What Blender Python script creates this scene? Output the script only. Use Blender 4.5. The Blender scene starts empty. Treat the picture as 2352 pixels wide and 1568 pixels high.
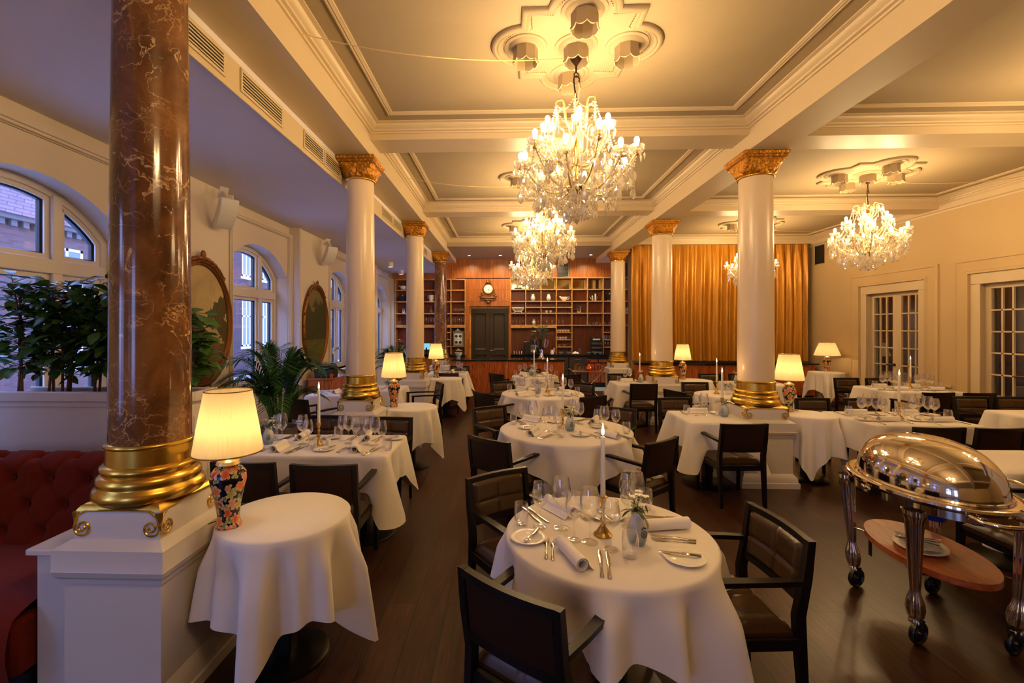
import bpy, bmesh, math, random
from math import sin, cos, pi, radians, sqrt, atan2, hypot
from mathutils import Vector, Matrix
random.seed(7)
SC = bpy.context.scene
COL = SC.collection
R = radians

# ---------------------------------------------------------------- mesh builder
class MB:
    def __init__(s):
        s.v = []; s.f = []; s.fm = []; s.mi = 0
    def mat(s, i): s.mi = i; return s
    def add(s, vs, fs):
        b = len(s.v); s.v.extend(vs)
        for f in fs:
            s.f.append(tuple(b + i for i in f)); s.fm.append(s.mi)
    def xf(s, start, M):
        for i in range(start, len(s.v)):
            s.v[i] = tuple(M @ Vector(s.v[i]))
    def box(s, x0, x1, y0, y1, z0, z1, b=0.0, M=None):
        n = len(s.v)
        if b <= 0:
            s.add([(x0,y0,z0),(x1,y0,z0),(x1,y1,z0),(x0,y1,z0),(x0,y0,z1),(x1,y0,z1),(x1,y1,z1),(x0,y1,z1)],
                  [(0,3,2,1),(4,5,6,7),(0,1,5,4),(1,2,6,5),(2,3,7,6),(3,0,4,7)])
        else:
            b = min(b, (x1-x0)*.49, (y1-y0)*.49, (z1-z0)*.49)
            X = (x0, x1); Y = (y0, y1); Z = (z0, z1); vs = []; idx = {}
            for i in (0,1):
                for j in (0,1):
                    for k in (0,1):
                        dx = b*(1-2*i); dy = b*(1-2*j); dz = b*(1-2*k)
                        for a, p in enumerate(((X[i],Y[j]+dy,Z[k]+dz),(X[i]+dx,Y[j],Z[k]+dz),(X[i]+dx,Y[j]+dy,Z[k]))):
                            idx[i,j,k,a] = len(vs); vs.append(p)
            fs = []
            for i in (0,1):
                fs.append([idx[i,0,0,0],idx[i,1,0,0],idx[i,1,1,0],idx[i,0,1,0]])
                fs.append([idx[0,i,0,1],idx[1,i,0,1],idx[1,i,1,1],idx[0,i,1,1]])
                fs.append([idx[0,0,i,2],idx[1,0,i,2],idx[1,1,i,2],idx[0,1,i,2]])
                for j in (0,1):
                    fs.append([idx[i,j,0,0],idx[i,j,1,0],idx[i,j,1,1],idx[i,j,0,1]])
                    fs.append([idx[i,0,j,0],idx[i,1,j,0],idx[i,1,j,2],idx[i,0,j,2]])
                    fs.append([idx[0,i,j,1],idx[1,i,j,1],idx[1,i,j,2],idx[0,i,j,2]])
                    for k in (0,1):
                        fs.append([idx[i,j,k,0],idx[i,j,k,1],idx[i,j,k,2]])
            s.add(vs, fs)
        if M is not None: s.xf(n, M)
        return s
    def lathe(s, prof, n=24, c=(0,0,0), cap=False, sx=1, sy=1, a0=0, M=None):
        st = len(s.v); vs = []; fs = []
        for r, z in prof:
            for k in range(n):
                a = a0 + 2*pi*k/n
                vs.append((c[0]+r*cos(a)*sx, c[1]+r*sin(a)*sy, c[2]+z))
        m = len(prof)
        for i in range(m-1):
            for k in range(n):
                k2 = (k+1) % n
                fs.append((i*n+k, i*n+k2, (i+1)*n+k2, (i+1)*n+k))
        if cap:
            fs.append(tuple(range(n-1,-1,-1))); fs.append(tuple((m-1)*n+k for k in range(n)))
        s.add(vs, fs)
        if M is not None: s.xf(st, M)
        return s
    def tube(s, pts, r, n=8, closed=False, cap=True, flat=1.0):
        pts = [Vector(p) for p in pts]; m = len(pts)
        rr = r if isinstance(r, (list, tuple)) else [r]*m
        T = []
        for i in range(m):
            if closed: t = pts[(i+1) % m]-pts[i-1]
            else: t = pts[min(i+1, m-1)]-pts[max(i-1, 0)]
            T.append(t.normalized() if t.length > 1e-9 else Vector((0,0,1)))
        up = Vector((0,0,1)) if abs(T[0].z) < .9 else Vector((1,0,0))
        N = (up - T[0]*up.dot(T[0])).normalized(); vs = []; fs = []
        for i in range(m):
            N = N - T[i]*N.dot(T[i])
            N = N.normalized() if N.length > 1e-6 else T[i].orthogonal().normalized()
            B = T[i].cross(N)
            for k in range(n):
                a = 2*pi*k/n
                vs.append(tuple(pts[i]+(N*cos(a)+B*sin(a)*flat)*rr[i]))
        for i in range(m if closed else m-1):
            for k in range(n):
                k2 = (k+1) % n; j = (i+1) % m
                fs.append((i*n+k, i*n+k2, j*n+k2, j*n+k))
        if cap and not closed:
            fs.append(tuple(range(n-1,-1,-1))); fs.append(tuple((m-1)*n+k for k in range(n)))
        s.add(vs, fs); return s
    def grid(s, fn, nu, nv, cu=False, cv=False):
        vs = []; fs = []
        for i in range(nu):
            for j in range(nv):
                u = i/nu if cu else i/(nu-1); v = j/nv if cv else j/(nv-1)
                vs.append(tuple(fn(u, v)))
        for i in range(nu if cu else nu-1):
            for j in range(nv if cv else nv-1):
                i2 = (i+1) % nu; j2 = (j+1) % nv
                fs.append((i*nv+j, i2*nv+j, i2*nv+j2, i*nv+j2))
        s.add(vs, fs); return s
    def prism(s, pts, z0, z1, M=None):
        n = len(pts); st = len(s.v)
        s.add([(p[0],p[1],z0) for p in pts]+[(p[0],p[1],z1) for p in pts],
              [tuple(range(n-1,-1,-1)), tuple(range(n,2*n))]+[(i,(i+1)%n,n+(i+1)%n,n+i) for i in range(n)])
        if M is not None: s.xf(st, M)
        return s
    def sweep(s, pts, prof, M=None, closed=True, cp=True):
        """mitred sweep of profile [(inward offset, z)] along a 2-D polyline (counter-clockwise: offset goes inside)"""
        n = len(pts); st = len(s.v); P = [Vector(p) for p in pts]; vs = []; fs = []
        for i in range(n):
            a = P[i]-P[i-1] if (closed or i > 0) else P[1]-P[0]
            b = P[(i+1) % n]-P[i] if (closed or i < n-1) else a
            a = a.normalized(); b = b.normalized()
            na = Vector((-a.y, a.x)); nb = Vector((-b.y, b.x))
            m = na+nb
            m = m*(1/max(.25, (1+na.dot(nb)))) if m.length > 1e-6 else na
            for o, z in prof:
                q = P[i]+m*o
                vs.append((q.x, q.y, z))
        k = len(prof)
        for i in range(n if closed else n-1):
            j = (i+1) % n
            for t in range(k if cp else k-1):
                t2 = (t+1) % k
                fs.append((i*k+t, j*k+t, j*k+t2, i*k+t2))
        if not closed and cp:
            fs.append(tuple(range(k))); fs.append(tuple((n-1)*k+t for t in range(k-1,-1,-1)))
        s.add(vs, fs)
        if M is not None: s.xf(st, M)
        return s
    def sphere(s, c, r, n=10, m=7, sz=1.0, sx=1.0, sy=1.0):
        prof = [(r*sin(pi*i/(m-1))+1e-5, -r*cos(pi*i/(m-1))*sz) for i in range(m)]
        return s.lathe(prof, n, c, sx=sx, sy=sy)
    def octa(s, c, r, h=None, top=None):
        h = h or r; top = top or h; x, y, z = c
        s.add([(x+r,y,z),(x,y+r,z),(x-r,y,z),(x,y-r,z),(x,y,z+top),(x,y,z-h)],
              [(0,1,4),(1,2,4),(2,3,4),(3,0,4),(1,0,5),(2,1,5),(3,2,5),(0,3,5)]); return s
    def build(s, name, mat, parent=None, sm=38, nrm=True):
        me = bpy.data.meshes.new(name)
        me.from_pydata(s.v, [], s.f)
        for m in (mat if isinstance(mat, (list, tuple)) else [mat]): me.materials.append(m)
        if nrm:
            bm = bmesh.new(); bm.from_mesh(me)
            for i, f in enumerate(bm.faces): f.material_index = s.fm[i]
            bmesh.ops.recalc_face_normals(bm, faces=bm.faces); bm.to_mesh(me); bm.free()
        elif any(s.fm):
            me.polygons.foreach_set('material_index', s.fm)
        if sm:
            me.polygons.foreach_set('use_smooth', [True]*len(me.polygons))
            if sm < 180: me.set_sharp_from_angle(angle=R(sm))
        o = bpy.data.objects.new(name, me); COL.objects.link(o)
        if parent is not None: o.parent = parent
        return o

def tag(o, label=None, cat=None, group=None, kind=None):
    if label: o['label'] = label
    if cat: o['category'] = cat
    if group: o['group'] = group
    if kind: o['kind'] = kind
    return o
def thing(name, label, cat, loc=(0,0,0), rz=0, group=None, kind=None):
    o = bpy.data.objects.new(name, None); COL.objects.link(o)
    o.empty_display_size = .1; o.location = loc; o.rotation_euler = (0,0,rz)
    return tag(o, label, cat, group, kind)
def put(o, loc, rz=0, sc=None):
    o.location = loc; o.rotation_euler = (0,0,rz)
    if sc is not None: o.scale = (sc,sc,sc) if not isinstance(sc, tuple) else sc
    return o
def dup(root, loc, rz=0, label=None, group=None, sc=None):
    """a copy of a thing with copies of its parts and sub-parts"""
    r = root.copy(); COL.objects.link(r); put(r, loc, rz, sc)
    if label: r['label'] = label
    if group: r['group'] = group
    for ch in root.children:
        c = ch.copy(); COL.objects.link(c); c.parent = r
        for g in ch.children:
            d = g.copy(); COL.objects.link(d); d.parent = c
    return r
class Kind:
    """first use returns the original, later uses copies"""
    def __init__(s, root): s.root = root; s.used = False
    def at(s, loc, rz=0, label=None, group=None, sc=None):
        if s.used: return dup(s.root, loc, rz, label, group, sc)
        s.used = True; put(s.root, loc, rz, sc); return tag(s.root, label, None, group)
def struct(name, mb, mat, parent=None, sm=30, label=None):
    o = mb.build(name, mat, parent, sm)
    if parent is None: o['kind'] = 'structure'
    return tag(o, label)
ORD = ['first','second','third','fourth','fifth','sixth','seventh','eighth','ninth','tenth','eleventh','twelfth']

# ---------------------------------------------------------------- materials
def S(r, g, b):
    f = lambda c: (c/255/12.92) if c/255 <= .04045 else ((c/255+.055)/1.055)**2.4
    return (f(r), f(g), f(b), 1)
def newmat(name):
    m = bpy.data.materials.new(name); m.use_nodes = True
    nt = m.node_tree; nt.nodes.clear()
    out = nt.nodes.new('ShaderNodeOutputMaterial')
    return m, nt, out
def N(nt, t, **kw):
    n = nt.nodes.new('ShaderNode'+t)
    for k, v in kw.items():
        if k in n.inputs: n.inputs[k].default_value = v
        else: setattr(n, k, v)
    return n
def coords(nt, scale=(1,1,1), rot=(0,0,0), kind='Object'):
    tc = N(nt, 'TexCoord'); mp = N(nt, 'Mapping')
    mp.inputs['Scale'].default_value = scale; mp.inputs['Rotation'].default_value = rot
    nt.links.new(tc.outputs[kind], mp.inputs['Vector']); return mp.outputs['Vector']
def noise(nt, vec, scale=5, detail=4, rough=.5, dist=0):
    n = N(nt, 'TexNoise'); n.inputs['Scale'].default_value = scale; n.inputs['Detail'].default_value = detail
    n.inputs['Roughness'].default_value = rough; n.inputs['Distortion'].default_value = dist
    nt.links.new(vec, n.inputs['Vector']); return n.outputs['Fac']
def ramp(nt, fac, stops, interp='LINEAR'):
    r = N(nt, 'ValToRGB'); cr = r.color_ramp; cr.interpolation = interp
    while len(cr.elements) > 1: cr.elements.remove(cr.elements[-1])
    cr.elements[0].position = stops[0][0]; cr.elements[0].color = stops[0][1]
    for p, c in stops[1:]:
        e = cr.elements.new(p); e.color = c
    nt.links.new(fac, r.inputs['Fac']); return r.outputs['Color']
def mix(nt, fac, a, b, typ='MIX'):
    m = N(nt, 'Mix', data_type='RGBA', blend_type=typ)
    for sock, val in ((m.inputs['Factor'], fac), (m.inputs[6], a), (m.inputs[7], b)):
        if hasattr(val, 'is_linked'): nt.links.new(val, sock)
        else: sock.default_value = val
    return m.outputs[2]
def mth(nt, op, a, b=0.0):
    m = N(nt, 'Math', operation=op)
    for i, v in enumerate((a, b)):
        if hasattr(v, 'is_linked'): nt.links.new(v, m.inputs[i])
        else: m.inputs[i].default_value = v
    return m.outputs[0]
def bump(nt, h, strength=.3, dist=.01):
    b = N(nt, 'Bump'); b.inputs['Strength'].default_value = strength; b.inputs['Distance'].default_value = dist
    nt.links.new(h, b.inputs['Height']); return b.outputs['Normal']
def bsdf(nt, out, col, rough=.5, metal=0, normal=None, spec=.5, **kw):
    p = N(nt, 'BsdfPrincipled')
    for k, v in (('Base Color', col), ('Roughness', rough), ('Metallic', metal)):
        if hasattr(v, 'is_linked'): nt.links.new(v, p.inputs[k])
        else: p.inputs[k].default_value = v
    p.inputs['Specular IOR Level'].default_value = spec
    for k, v in kw.items(): p.inputs[k.replace('_', ' ')].default_value = v
    if normal is not None: nt.links.new(normal, p.inputs['Normal'])
    nt.links.new(p.outputs[0], out.inputs[0]); return p
def plain(name, col, rough=.5, metal=0, spec=.5, bmp=None, var=0, **kw):
    """paint, metal, cloth: one colour with slight noise in tone and surface"""
    m, nt, out = newmat(name); c = col; nm = None
    v = coords(nt)
    if var:
        f = noise(nt, v, 3 if var > 0 else 40, 3)
        d = tuple(x*(1-abs(var)) for x in col[:3])+(1,)
        c = mix(nt, f, d, col)
    if bmp: nm = bump(nt, noise(nt, v, bmp[0], 3), bmp[1], bmp[2] if len(bmp) > 2 else .005)
    bsdf(nt, out, c, rough, metal, nm, spec, **kw); return m
def emis(name, col, st):
    m, nt, out = newmat(name); e = N(nt, 'Emission'); e.inputs[0].default_value = col; e.inputs[1].default_value = st
    nt.links.new(e.outputs[0], out.inputs[0]); return m
def wood(name, dark, mid, light, scale=(9,9,.55), rough=.35, dist=1.2, rot=(0,0,0), coat=0, dens=4):
    m, nt, out = newmat(name)
    v = coords(nt, scale, rot)
    f = noise(nt, v, dens, 6, .62, dist)
    f2 = noise(nt, v, dens*5, 3, .6)
    ff = mth(nt, 'ADD', mth(nt, 'MULTIPLY', f, .75), mth(nt, 'MULTIPLY', f2, .25))
    c = ramp(nt, ff, [(.34, dark), (.47, mid), (.62, light)])
    bsdf(nt, out, c, rough, 0, bump(nt, f2, .06, .002), .5, Coat_Weight=coat, Coat_Roughness=.12); return m
def thin_glass(name, tint=(1,1,1,1), base=.04, edge=.75, rough=.0, milk=0):
    """thin-walled glass: clear face on, bright at the rim"""
    m, nt, out = newmat(name)
    lw = N(nt, 'LayerWeight'); lw.inputs['Blend'].default_value = .32
    f = mth(nt, 'ADD', mth(nt, 'MULTIPLY', mth(nt, 'POWER', lw.outputs['Facing'], 1.35), edge), base)
    t = N(nt, 'BsdfTransparent'); t.inputs[0].default_value = tint
    g = N(nt, 'BsdfGlossy'); g.inputs['Roughness'].default_value = rough; g.inputs[0].default_value = (1,1,1,1)
    mx = N(nt, 'MixShader'); nt.links.new(f, mx.inputs[0]); nt.links.new(t.outputs[0], mx.inputs[1]); nt.links.new(g.outputs[0], mx.inputs[2])
    if milk:      # facets that scatter the light of the bulbs around them
        d = N(nt, 'BsdfDiffuse'); tr = N(nt, 'BsdfTranslucent'); ad = N(nt, 'AddShader'); m2 = N(nt, 'MixShader'); m2.inputs[0].default_value = milk
        d.inputs[0].default_value = tr.inputs[0].default_value = (.5,.48,.44,1)
        nt.links.new(d.outputs[0], ad.inputs[0]); nt.links.new(tr.outputs[0], ad.inputs[1])
        nt.links.new(mx.outputs[0], m2.inputs[1]); nt.links.new(ad.outputs[0], m2.inputs[2]); mx = m2
    nt.links.new(mx.outputs[0], out.inputs[0]); return m

M = {}
M['wall'] = plain('wall_paint', S(202,175,130), .75, bmp=(60,.15,.003), var=.05)
M['wall_l'] = plain('wall_paint_window_side', S(212,198,182), .7, bmp=(60,.15,.003), var=.05)
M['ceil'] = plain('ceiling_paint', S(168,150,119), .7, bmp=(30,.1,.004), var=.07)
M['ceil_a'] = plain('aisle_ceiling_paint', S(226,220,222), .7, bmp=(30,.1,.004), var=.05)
M['trim'] = plain('gloss_trim_paint', S(210,190,155), .42, var=.03)
M['white'] = plain('white_gloss_paint', S(216,208,200), .38, bmp=(80,.08,.002), var=.03)
M['shaft'] = plain('column_enamel', S(226,204,174), .28, bmp=(55,.1,.002))
M['gold'] = plain('gold_leaf', S(240,194,84), .27, .95, bmp=(14,.10,.004), var=-.3)
M['gold_carved'] = plain('carved_gilding', S(214,148,48), .32, .85, bmp=(34,.85,.03), var=-.45)
M['gilt'] = plain('old_gilt_frame', S(150,94,40), .38, .6, bmp=(60,.7,.012), var=-.5)
M['black'] = plain('black_stained_wood', S(15,10,9), .36, bmp=(90,.08,.002), spec=.32)
M['leather'] = plain('brown_leather', S(68,45,22), .27, bmp=(140,.16,.0015), var=-.25)
M['backpanel'] = plain('dark_leather_back', S(40,20,12), .5, spec=.3, bmp=(140,.15,.0015))
M['cloth'] = plain('white_linen', S(236,229,222), .85, bmp=(260,.12,.001), var=.03, Sheen_Weight=.15)
M['napkin'] = plain('napkin_linen', S(240,234,228), .85, bmp=(300,.14,.001))
M['steel'] = plain('dark_steel_base', S(48,42,38), .34, .8)
M['chrome'] = plain('polished_silver', S(226,216,204), .07, 1)
M['silver'] = plain('cutlery_steel', S(205,196,184), .16, 1)
M['brass'] = plain('brass', S(204,164,86), .22, 1)
M['bronze'] = plain('dark_bronze', S(48,22,12), .4, .5)
M['ivorygold'] = plain('pale_gilt_arm', S(232,204,140), .3, .5)
M['porcelain'] = plain('white_porcelain', S(240,236,228), .16)
M['wax'] = plain('candle_wax', S(246,240,226), .4, Subsurface_Weight=.0)
M['copper'] = plain('copper', S(206,120,80), .2, 1)
M['blackplastic'] = plain('black_plastic', S(16,15,15), .35)
M['darkgrey'] = plain('dark_grey_laminate', S(62,56,50), .38)
M['stone'] = plain('black_stone_top', S(22,18,16), .12)
M['greymetal'] = plain('grey_metal', S(150,146,140), .3, .8)
M['blue'] = plain('blue_can', S(24,58,150), .35)
M['bluetowel'] = plain('pale_blue_cloth', S(190,225,240), .8)
M['red'] = plain('red_flower', S(190,30,44), .6)
M['redplastic'] = plain('red_plastic', S(140,34,24), .4)
M['screen'] = emis('till_screen', S(120,200,230), .8)
M['bulb'] = emis('lamp_bulb', (1,.78,.42,1), 9)
M['flame'] = emis('candle_flame', (1,.72,.34,1), 7)
M['downlight'] = emis('spot_lamp', (1,.93,.8,1), 6)
M['wick'] = plain('wick', S(20,16,12), .8)
M['leaf'] = plain('ficus_leaf', S(74,116,42), .36, var=-.45)
M['palm'] = plain('palm_leaf', S(60,108,38), .42, var=-.4)
M['sprig'] = plain('sprig_leaf', S(66,86,44), .5, var=-.4)
M['stemwood'] = plain('plant_stem', S(104,66,36), .6, var=-.4)
M['petal'] = plain('white_petal', S(238,236,214), .5)
M['petalgreen'] = plain('green_bud', S(190,200,110), .5)
M['terracotta'] = plain('clay_pot', S(110,100,92), .6)
M['soil'] = plain('soil', S(40,28,20), .9)
M['cardgrey'] = plain('white_plastic', S(222,216,206), .4)
M['glass'] = thin_glass('drinking_glass', base=.07, edge=.95)
M['pane'] = thin_glass('window_pane', base=.03, edge=.35)
M['crystal'] = thin_glass('cut_crystal', (1,.96,.88,1), base=.36, edge=.9, milk=.24)
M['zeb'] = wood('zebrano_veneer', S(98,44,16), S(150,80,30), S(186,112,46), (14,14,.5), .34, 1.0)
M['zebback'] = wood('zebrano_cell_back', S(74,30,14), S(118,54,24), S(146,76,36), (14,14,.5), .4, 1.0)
M['shelfedge'] = wood('shelf_edge_wood', S(136,84,34), S(186,128,58), S(210,156,82), (3,3,3), .35)
M['rosewood'] = wood('rosewood_front', S(92,36,12), S(160,76,30), S(200,116,54), (7,7,.35), .22, 2.6, coat=.4)
M['boardwood'] = wood('oiled_board', S(122,58,28), S(158,82,42), S(178,100,56), (1.2,8,8), .35, .6)
M['darkdoor'] = plain('dark_oak_door', S(40,27,16), .4, bmp=(8,.1,.004))
M['velvet'] = plain('red_velvet', S(114,32,12), .85, var=-.3, spec=.15, Sheen_Weight=.05)
M['roofgrey'] = plain('roof_edge', S(90,84,84), .7)

def m_curtain():
    m, nt, out = newmat('gold_satin_curtain')
    v = coords(nt, (6,6,.5))
    c = mix(nt, noise(nt, v, 3, 4), S(156,98,12), S(206,146,34))
    nm = bump(nt, noise(nt, coords(nt, (9,9,1.6)), 4, 4, .55, .6), .35, .03)
    bsdf(nt, out, c, .34, .35, nm, .5); return m
M['curtain'] = m_curtain()
def m_marble():
    m, nt, out = newmat('brown_red_marble')
    v = coords(nt)
    base = ramp(nt, noise(nt, v, 3.2, 8, .62, .8), [(.3, S(62,38,24)), (.5, S(108,68,38)), (.68, S(136,92,52))])
    warp = N(nt, 'VectorMath', operation='MULTIPLY_ADD')
    nn = N(nt, 'TexNoise'); nn.inputs['Scale'].default_value = 3.0; nn.inputs['Detail'].default_value = 5; nt.links.new(v, nn.inputs['Vector'])
    nt.links.new(nn.outputs['Color'], warp.inputs[0]); warp.inputs[1].default_value = (.5,.5,.5); nt.links.new(v, warp.inputs[2])
    def veins(scale, w, breakup):
        vo = N(nt, 'TexVoronoi', feature='DISTANCE_TO_EDGE'); vo.inputs['Scale'].default_value = scale
        nt.links.new(warp.outputs[0], vo.inputs['Vector'])
        line = ramp(nt, vo.outputs['Distance'], [(0, (1,1,1,1)), (w, (0,0,0,1))])
        msk = ramp(nt, noise(nt, v, breakup, 3), [(.5, (0,0,0,1)), (.58, (1,1,1,1))])
        return mix(nt, 1.0, line, msk, 'MULTIPLY')
    a = veins(4.6, .012, 2.6); b = veins(10, .022, 4.5)
    blob = ramp(nt, noise(nt, v, 7.5, 6, .65, 1.2), [(.655, (0,0,0,1)), (.68, (1,1,1,1))])
    fine = ramp(nt, noise(nt, coords(nt, (1,1,2.2), (.5,.4,.3)), 24, 5, .7, 2.5), [(.64, (0,0,0,1)), (.70, (.6,.6,.6,1))])
    blob = mix(nt, 1.0, blob, fine, 'ADD')
    nl = mth(nt, 'ABSOLUTE', mth(nt, 'SUBTRACT', noise(nt, warp.outputs[0], 2.6, 6, .6, .9), .5))
    ln = mix(nt, 1.0, ramp(nt, nl, [(0, (1,1,1,1)), (.010, (0,0,0,1))]), ramp(nt, noise(nt, v, 5, 3), [(.47, (0,0,0,1)), (.55, (1,1,1,1))]), 'MULTIPLY')
    k = mix(nt, 1.0, mix(nt, 1.0, ln, mix(nt, .5, a, b), 'ADD'), blob, 'ADD')
    c = mix(nt, k, base, S(206,168,120))
    bsdf(nt, out, c, .13, 0, None, .6); return m
M['marble'] = m_marble()
def m_floor():
    m, nt, out = newmat('dark_oak_planks')
    v = coords(nt, (1,1,1), (0,0,R(90)))
    br = N(nt, 'TexBrick'); br.offset = .37; br.offset_frequency = 2
    br.inputs['Scale'].default_value = 1; br.inputs['Brick Width'].default_value = 2.1; br.inputs['Row Height'].default_value = .19
    br.inputs['Mortar Size'].default_value = .0035; br.inputs['Mortar Smooth'].default_value = .2
    br.inputs['Color1'].default_value = (.25,.25,.25,1); br.inputs['Color2'].default_value = (.8,.8,.8,1); br.inputs['Mortar'].default_value = (0,0,0,1)
    nt.links.new(v, br.inputs['Vector'])
    g = noise(nt, coords(nt, (16,1.1,1)), 3, 6, .65, .8)
    c = ramp(nt, g, [(.3, S(36,20,12)), (.5, S(56,32,20)), (.7, S(76,46,29))])
    c = mix(nt, .55, c, br.outputs['Color'], 'OVERLAY')
    c = mix(nt, br.outputs['Fac'], c, S(16,9,6))
    big = noise(nt, coords(nt), 1.3, 3)
    rg = mth(nt, 'ADD', mth(nt, 'MULTIPLY', big, .2), .25)
    nm = bump(nt, mth(nt, 'SUBTRACT', mth(nt, 'MULTIPLY', g, .2), br.outputs['Fac']), .12, .003)
    bsdf(nt, out, c, rg, 0, nm, .45); return m
M['floor'] = m_floor()
def m_brick(name, c1, c2, mortar, sc=1.0, rot=(0,0,0)):
    m, nt, out = newmat(name)
    tc = N(nt, 'TexCoord'); sx = N(nt, 'SeparateXYZ'); nt.links.new(tc.outputs['Object'], sx.inputs[0])
    cb = N(nt, 'CombineXYZ'); nt.links.new(mth(nt, 'ADD', sx.outputs[0], sx.outputs[1]), cb.inputs[0]); nt.links.new(sx.outputs[2], cb.inputs[1])
    br = N(nt, 'TexBrick'); br.inputs['Scale'].default_value = sc; br.inputs['Brick Width'].default_value = .24; br.inputs['Row Height'].default_value = .08
    br.inputs['Mortar Size'].default_value = .008
    br.inputs['Color1'].default_value = c1; br.inputs['Color2'].default_value = c2; br.inputs['Mortar'].default_value = mortar
    nt.links.new(cb.outputs[0], br.inputs['Vector'])
    bsdf(nt, out, br.outputs['Color'], .85); return m
M['brick'] = m_brick('red_brick', S(88,58,54), S(104,70,66), S(84,76,78))
M['brickdark'] = m_brick('dark_red_brick', S(64,42,44), S(78,52,52), S(58,50,52))
M['tile'] = m_brick('roof_tiles', S(112,84,86), S(128,100,102), S(84,64,70), .6)
def m_shade():
    m, nt, out = newmat('cream_pleated_shade')
    c = S(226,202,146)
    d = N(nt, 'BsdfDiffuse'); d.inputs[0].default_value = c
    t = N(nt, 'BsdfTranslucent'); t.inputs[0].default_value = c
    mx = N(nt, 'MixShader'); mx.inputs[0].default_value = .6
    nt.links.new(d.outputs[0], mx.inputs[1]); nt.links.new(t.outputs[0], mx.inputs[2])
    e = N(nt, 'Emission'); e.inputs[0].default_value = (1,.74,.36,1); e.inputs[1].default_value = .1  # faint emission puts some of the bulb's glow into the shade itself
    ad = N(nt, 'AddShader'); nt.links.new(mx.outputs[0], ad.inputs[0]); nt.links.new(e.outputs[0], ad.inputs[1])
    nt.links.new(ad.outputs[0], out.inputs[0]); return m
M['shade'] = m_shade()
def m_floral():
    m, nt, out = newmat('floral_glaze')
    tc = N(nt, 'TexCoord'); sx = N(nt, 'SeparateXYZ'); nt.links.new(tc.outputs['Object'], sx.inputs[0])
    u = mth(nt, 'MULTIPLY', mth(nt, 'ARCTAN2', sx.outputs[1], sx.outputs[0]), .075)
    cb = N(nt, 'CombineXYZ'); nt.links.new(u, cb.inputs[0]); nt.links.new(sx.outputs[2], cb.inputs[1])
    def layer(scale, off, size, dep, lobes, rnd):
        """petalled rosettes, one to a cell"""
        ad = N(nt, 'VectorMath', operation='ADD'); nt.links.new(cb.outputs[0], ad.inputs[0]); ad.inputs[1].default_value = off
        vo = N(nt, 'TexVoronoi', voronoi_dimensions='2D'); vo.inputs['Scale'].default_value = scale; vo.inputs['Randomness'].default_value = rnd
        nt.links.new(ad.outputs[0], vo.inputs['Vector'])
        d = N(nt, 'VectorMath', operation='SUBTRACT'); nt.links.new(ad.outputs[0], d.inputs[0]); nt.links.new(vo.outputs['Position'], d.inputs[1])
        sp = N(nt, 'SeparateXYZ'); nt.links.new(d.outputs[0], sp.inputs[0])
        rd = N(nt, 'SeparateColor'); nt.links.new(vo.outputs['Color'], rd.inputs[0])
        th = mth(nt, 'ADD', mth(nt, 'ARCTAN2', sp.outputs[1], sp.outputs[0]), mth(nt, 'MULTIPLY', rd.outputs[1], 6))
        lob = mth(nt, 'ABSOLUTE', mth(nt, 'COSINE', mth(nt, 'MULTIPLY', th, lobes/2)))
        lim = mth(nt, 'ADD', mth(nt, 'MULTIPLY', lob, dep), size)
        q = mth(nt, 'DIVIDE', mth(nt, 'MULTIPLY', vo.outputs['Distance'], 1.0), lim)
        return mth(nt, 'LESS_THAN', q, 1.0), q, rd.outputs[0], lob
    bg = S(20,16,34)
    m1, q1, r1, l1 = layer(24, (.31,.17,0), .20, .22, 3, .9)
    c1 = ramp(nt, r1, [(0, S(112,140,96)), (.35, S(150,160,90)), (.6, S(200,130,120)), (.8, S(214,150,90))], 'CONSTANT')
    c1 = mix(nt, mth(nt, 'MULTIPLY', mth(nt, 'POWER', q1, 3), .6), c1, S(236,214,160))
    c = mix(nt, m1, bg, c1)
    m2, q2, r2, l2 = layer(15.5, (.07,.03,0), .24, .24, 5, .8)
    c2 = ramp(nt, r2, [(0, S(206,66,20)), (.30, S(232,112,40)), (.48, S(176,178,90)), (.72, S(216,120,110)), (.86, S(226,150,120))], 'CONSTANT')
    c2 = mix(nt, mth(nt, 'MULTIPLY', mth(nt, 'POWER', q2, 4), .7), c2, S(250,220,160))
    vein = mth(nt, 'GREATER_THAN', l2, .985)
    c2 = mix(nt, mth(nt, 'MULTIPLY', vein, .5), c2, S(250,214,140))
    c = mix(nt, m2, c, c2)
    bsdf(nt, out, c, .12, 0, None, .6); return m
M['floral'] = m_floral()
def m_bluevase():
    m, nt, out = newmat('grey_blue_glaze')
    tc = N(nt, 'TexCoord'); sx = N(nt, 'SeparateXYZ'); nt.links.new(tc.outputs['Object'], sx.inputs[0])
    c = ramp(nt, mth(nt, 'MULTIPLY', sx.outputs[2], 6.5), [(.1, S(128,150,166)), (.75, S(214,216,208)), (1, S(226,226,218))])
    bsdf(nt, out, c, .12); return m
M['vase'] = m_bluevase()
M['emblem'] = plain('dark_blue_emblem', S(46,60,74), .3)
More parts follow.
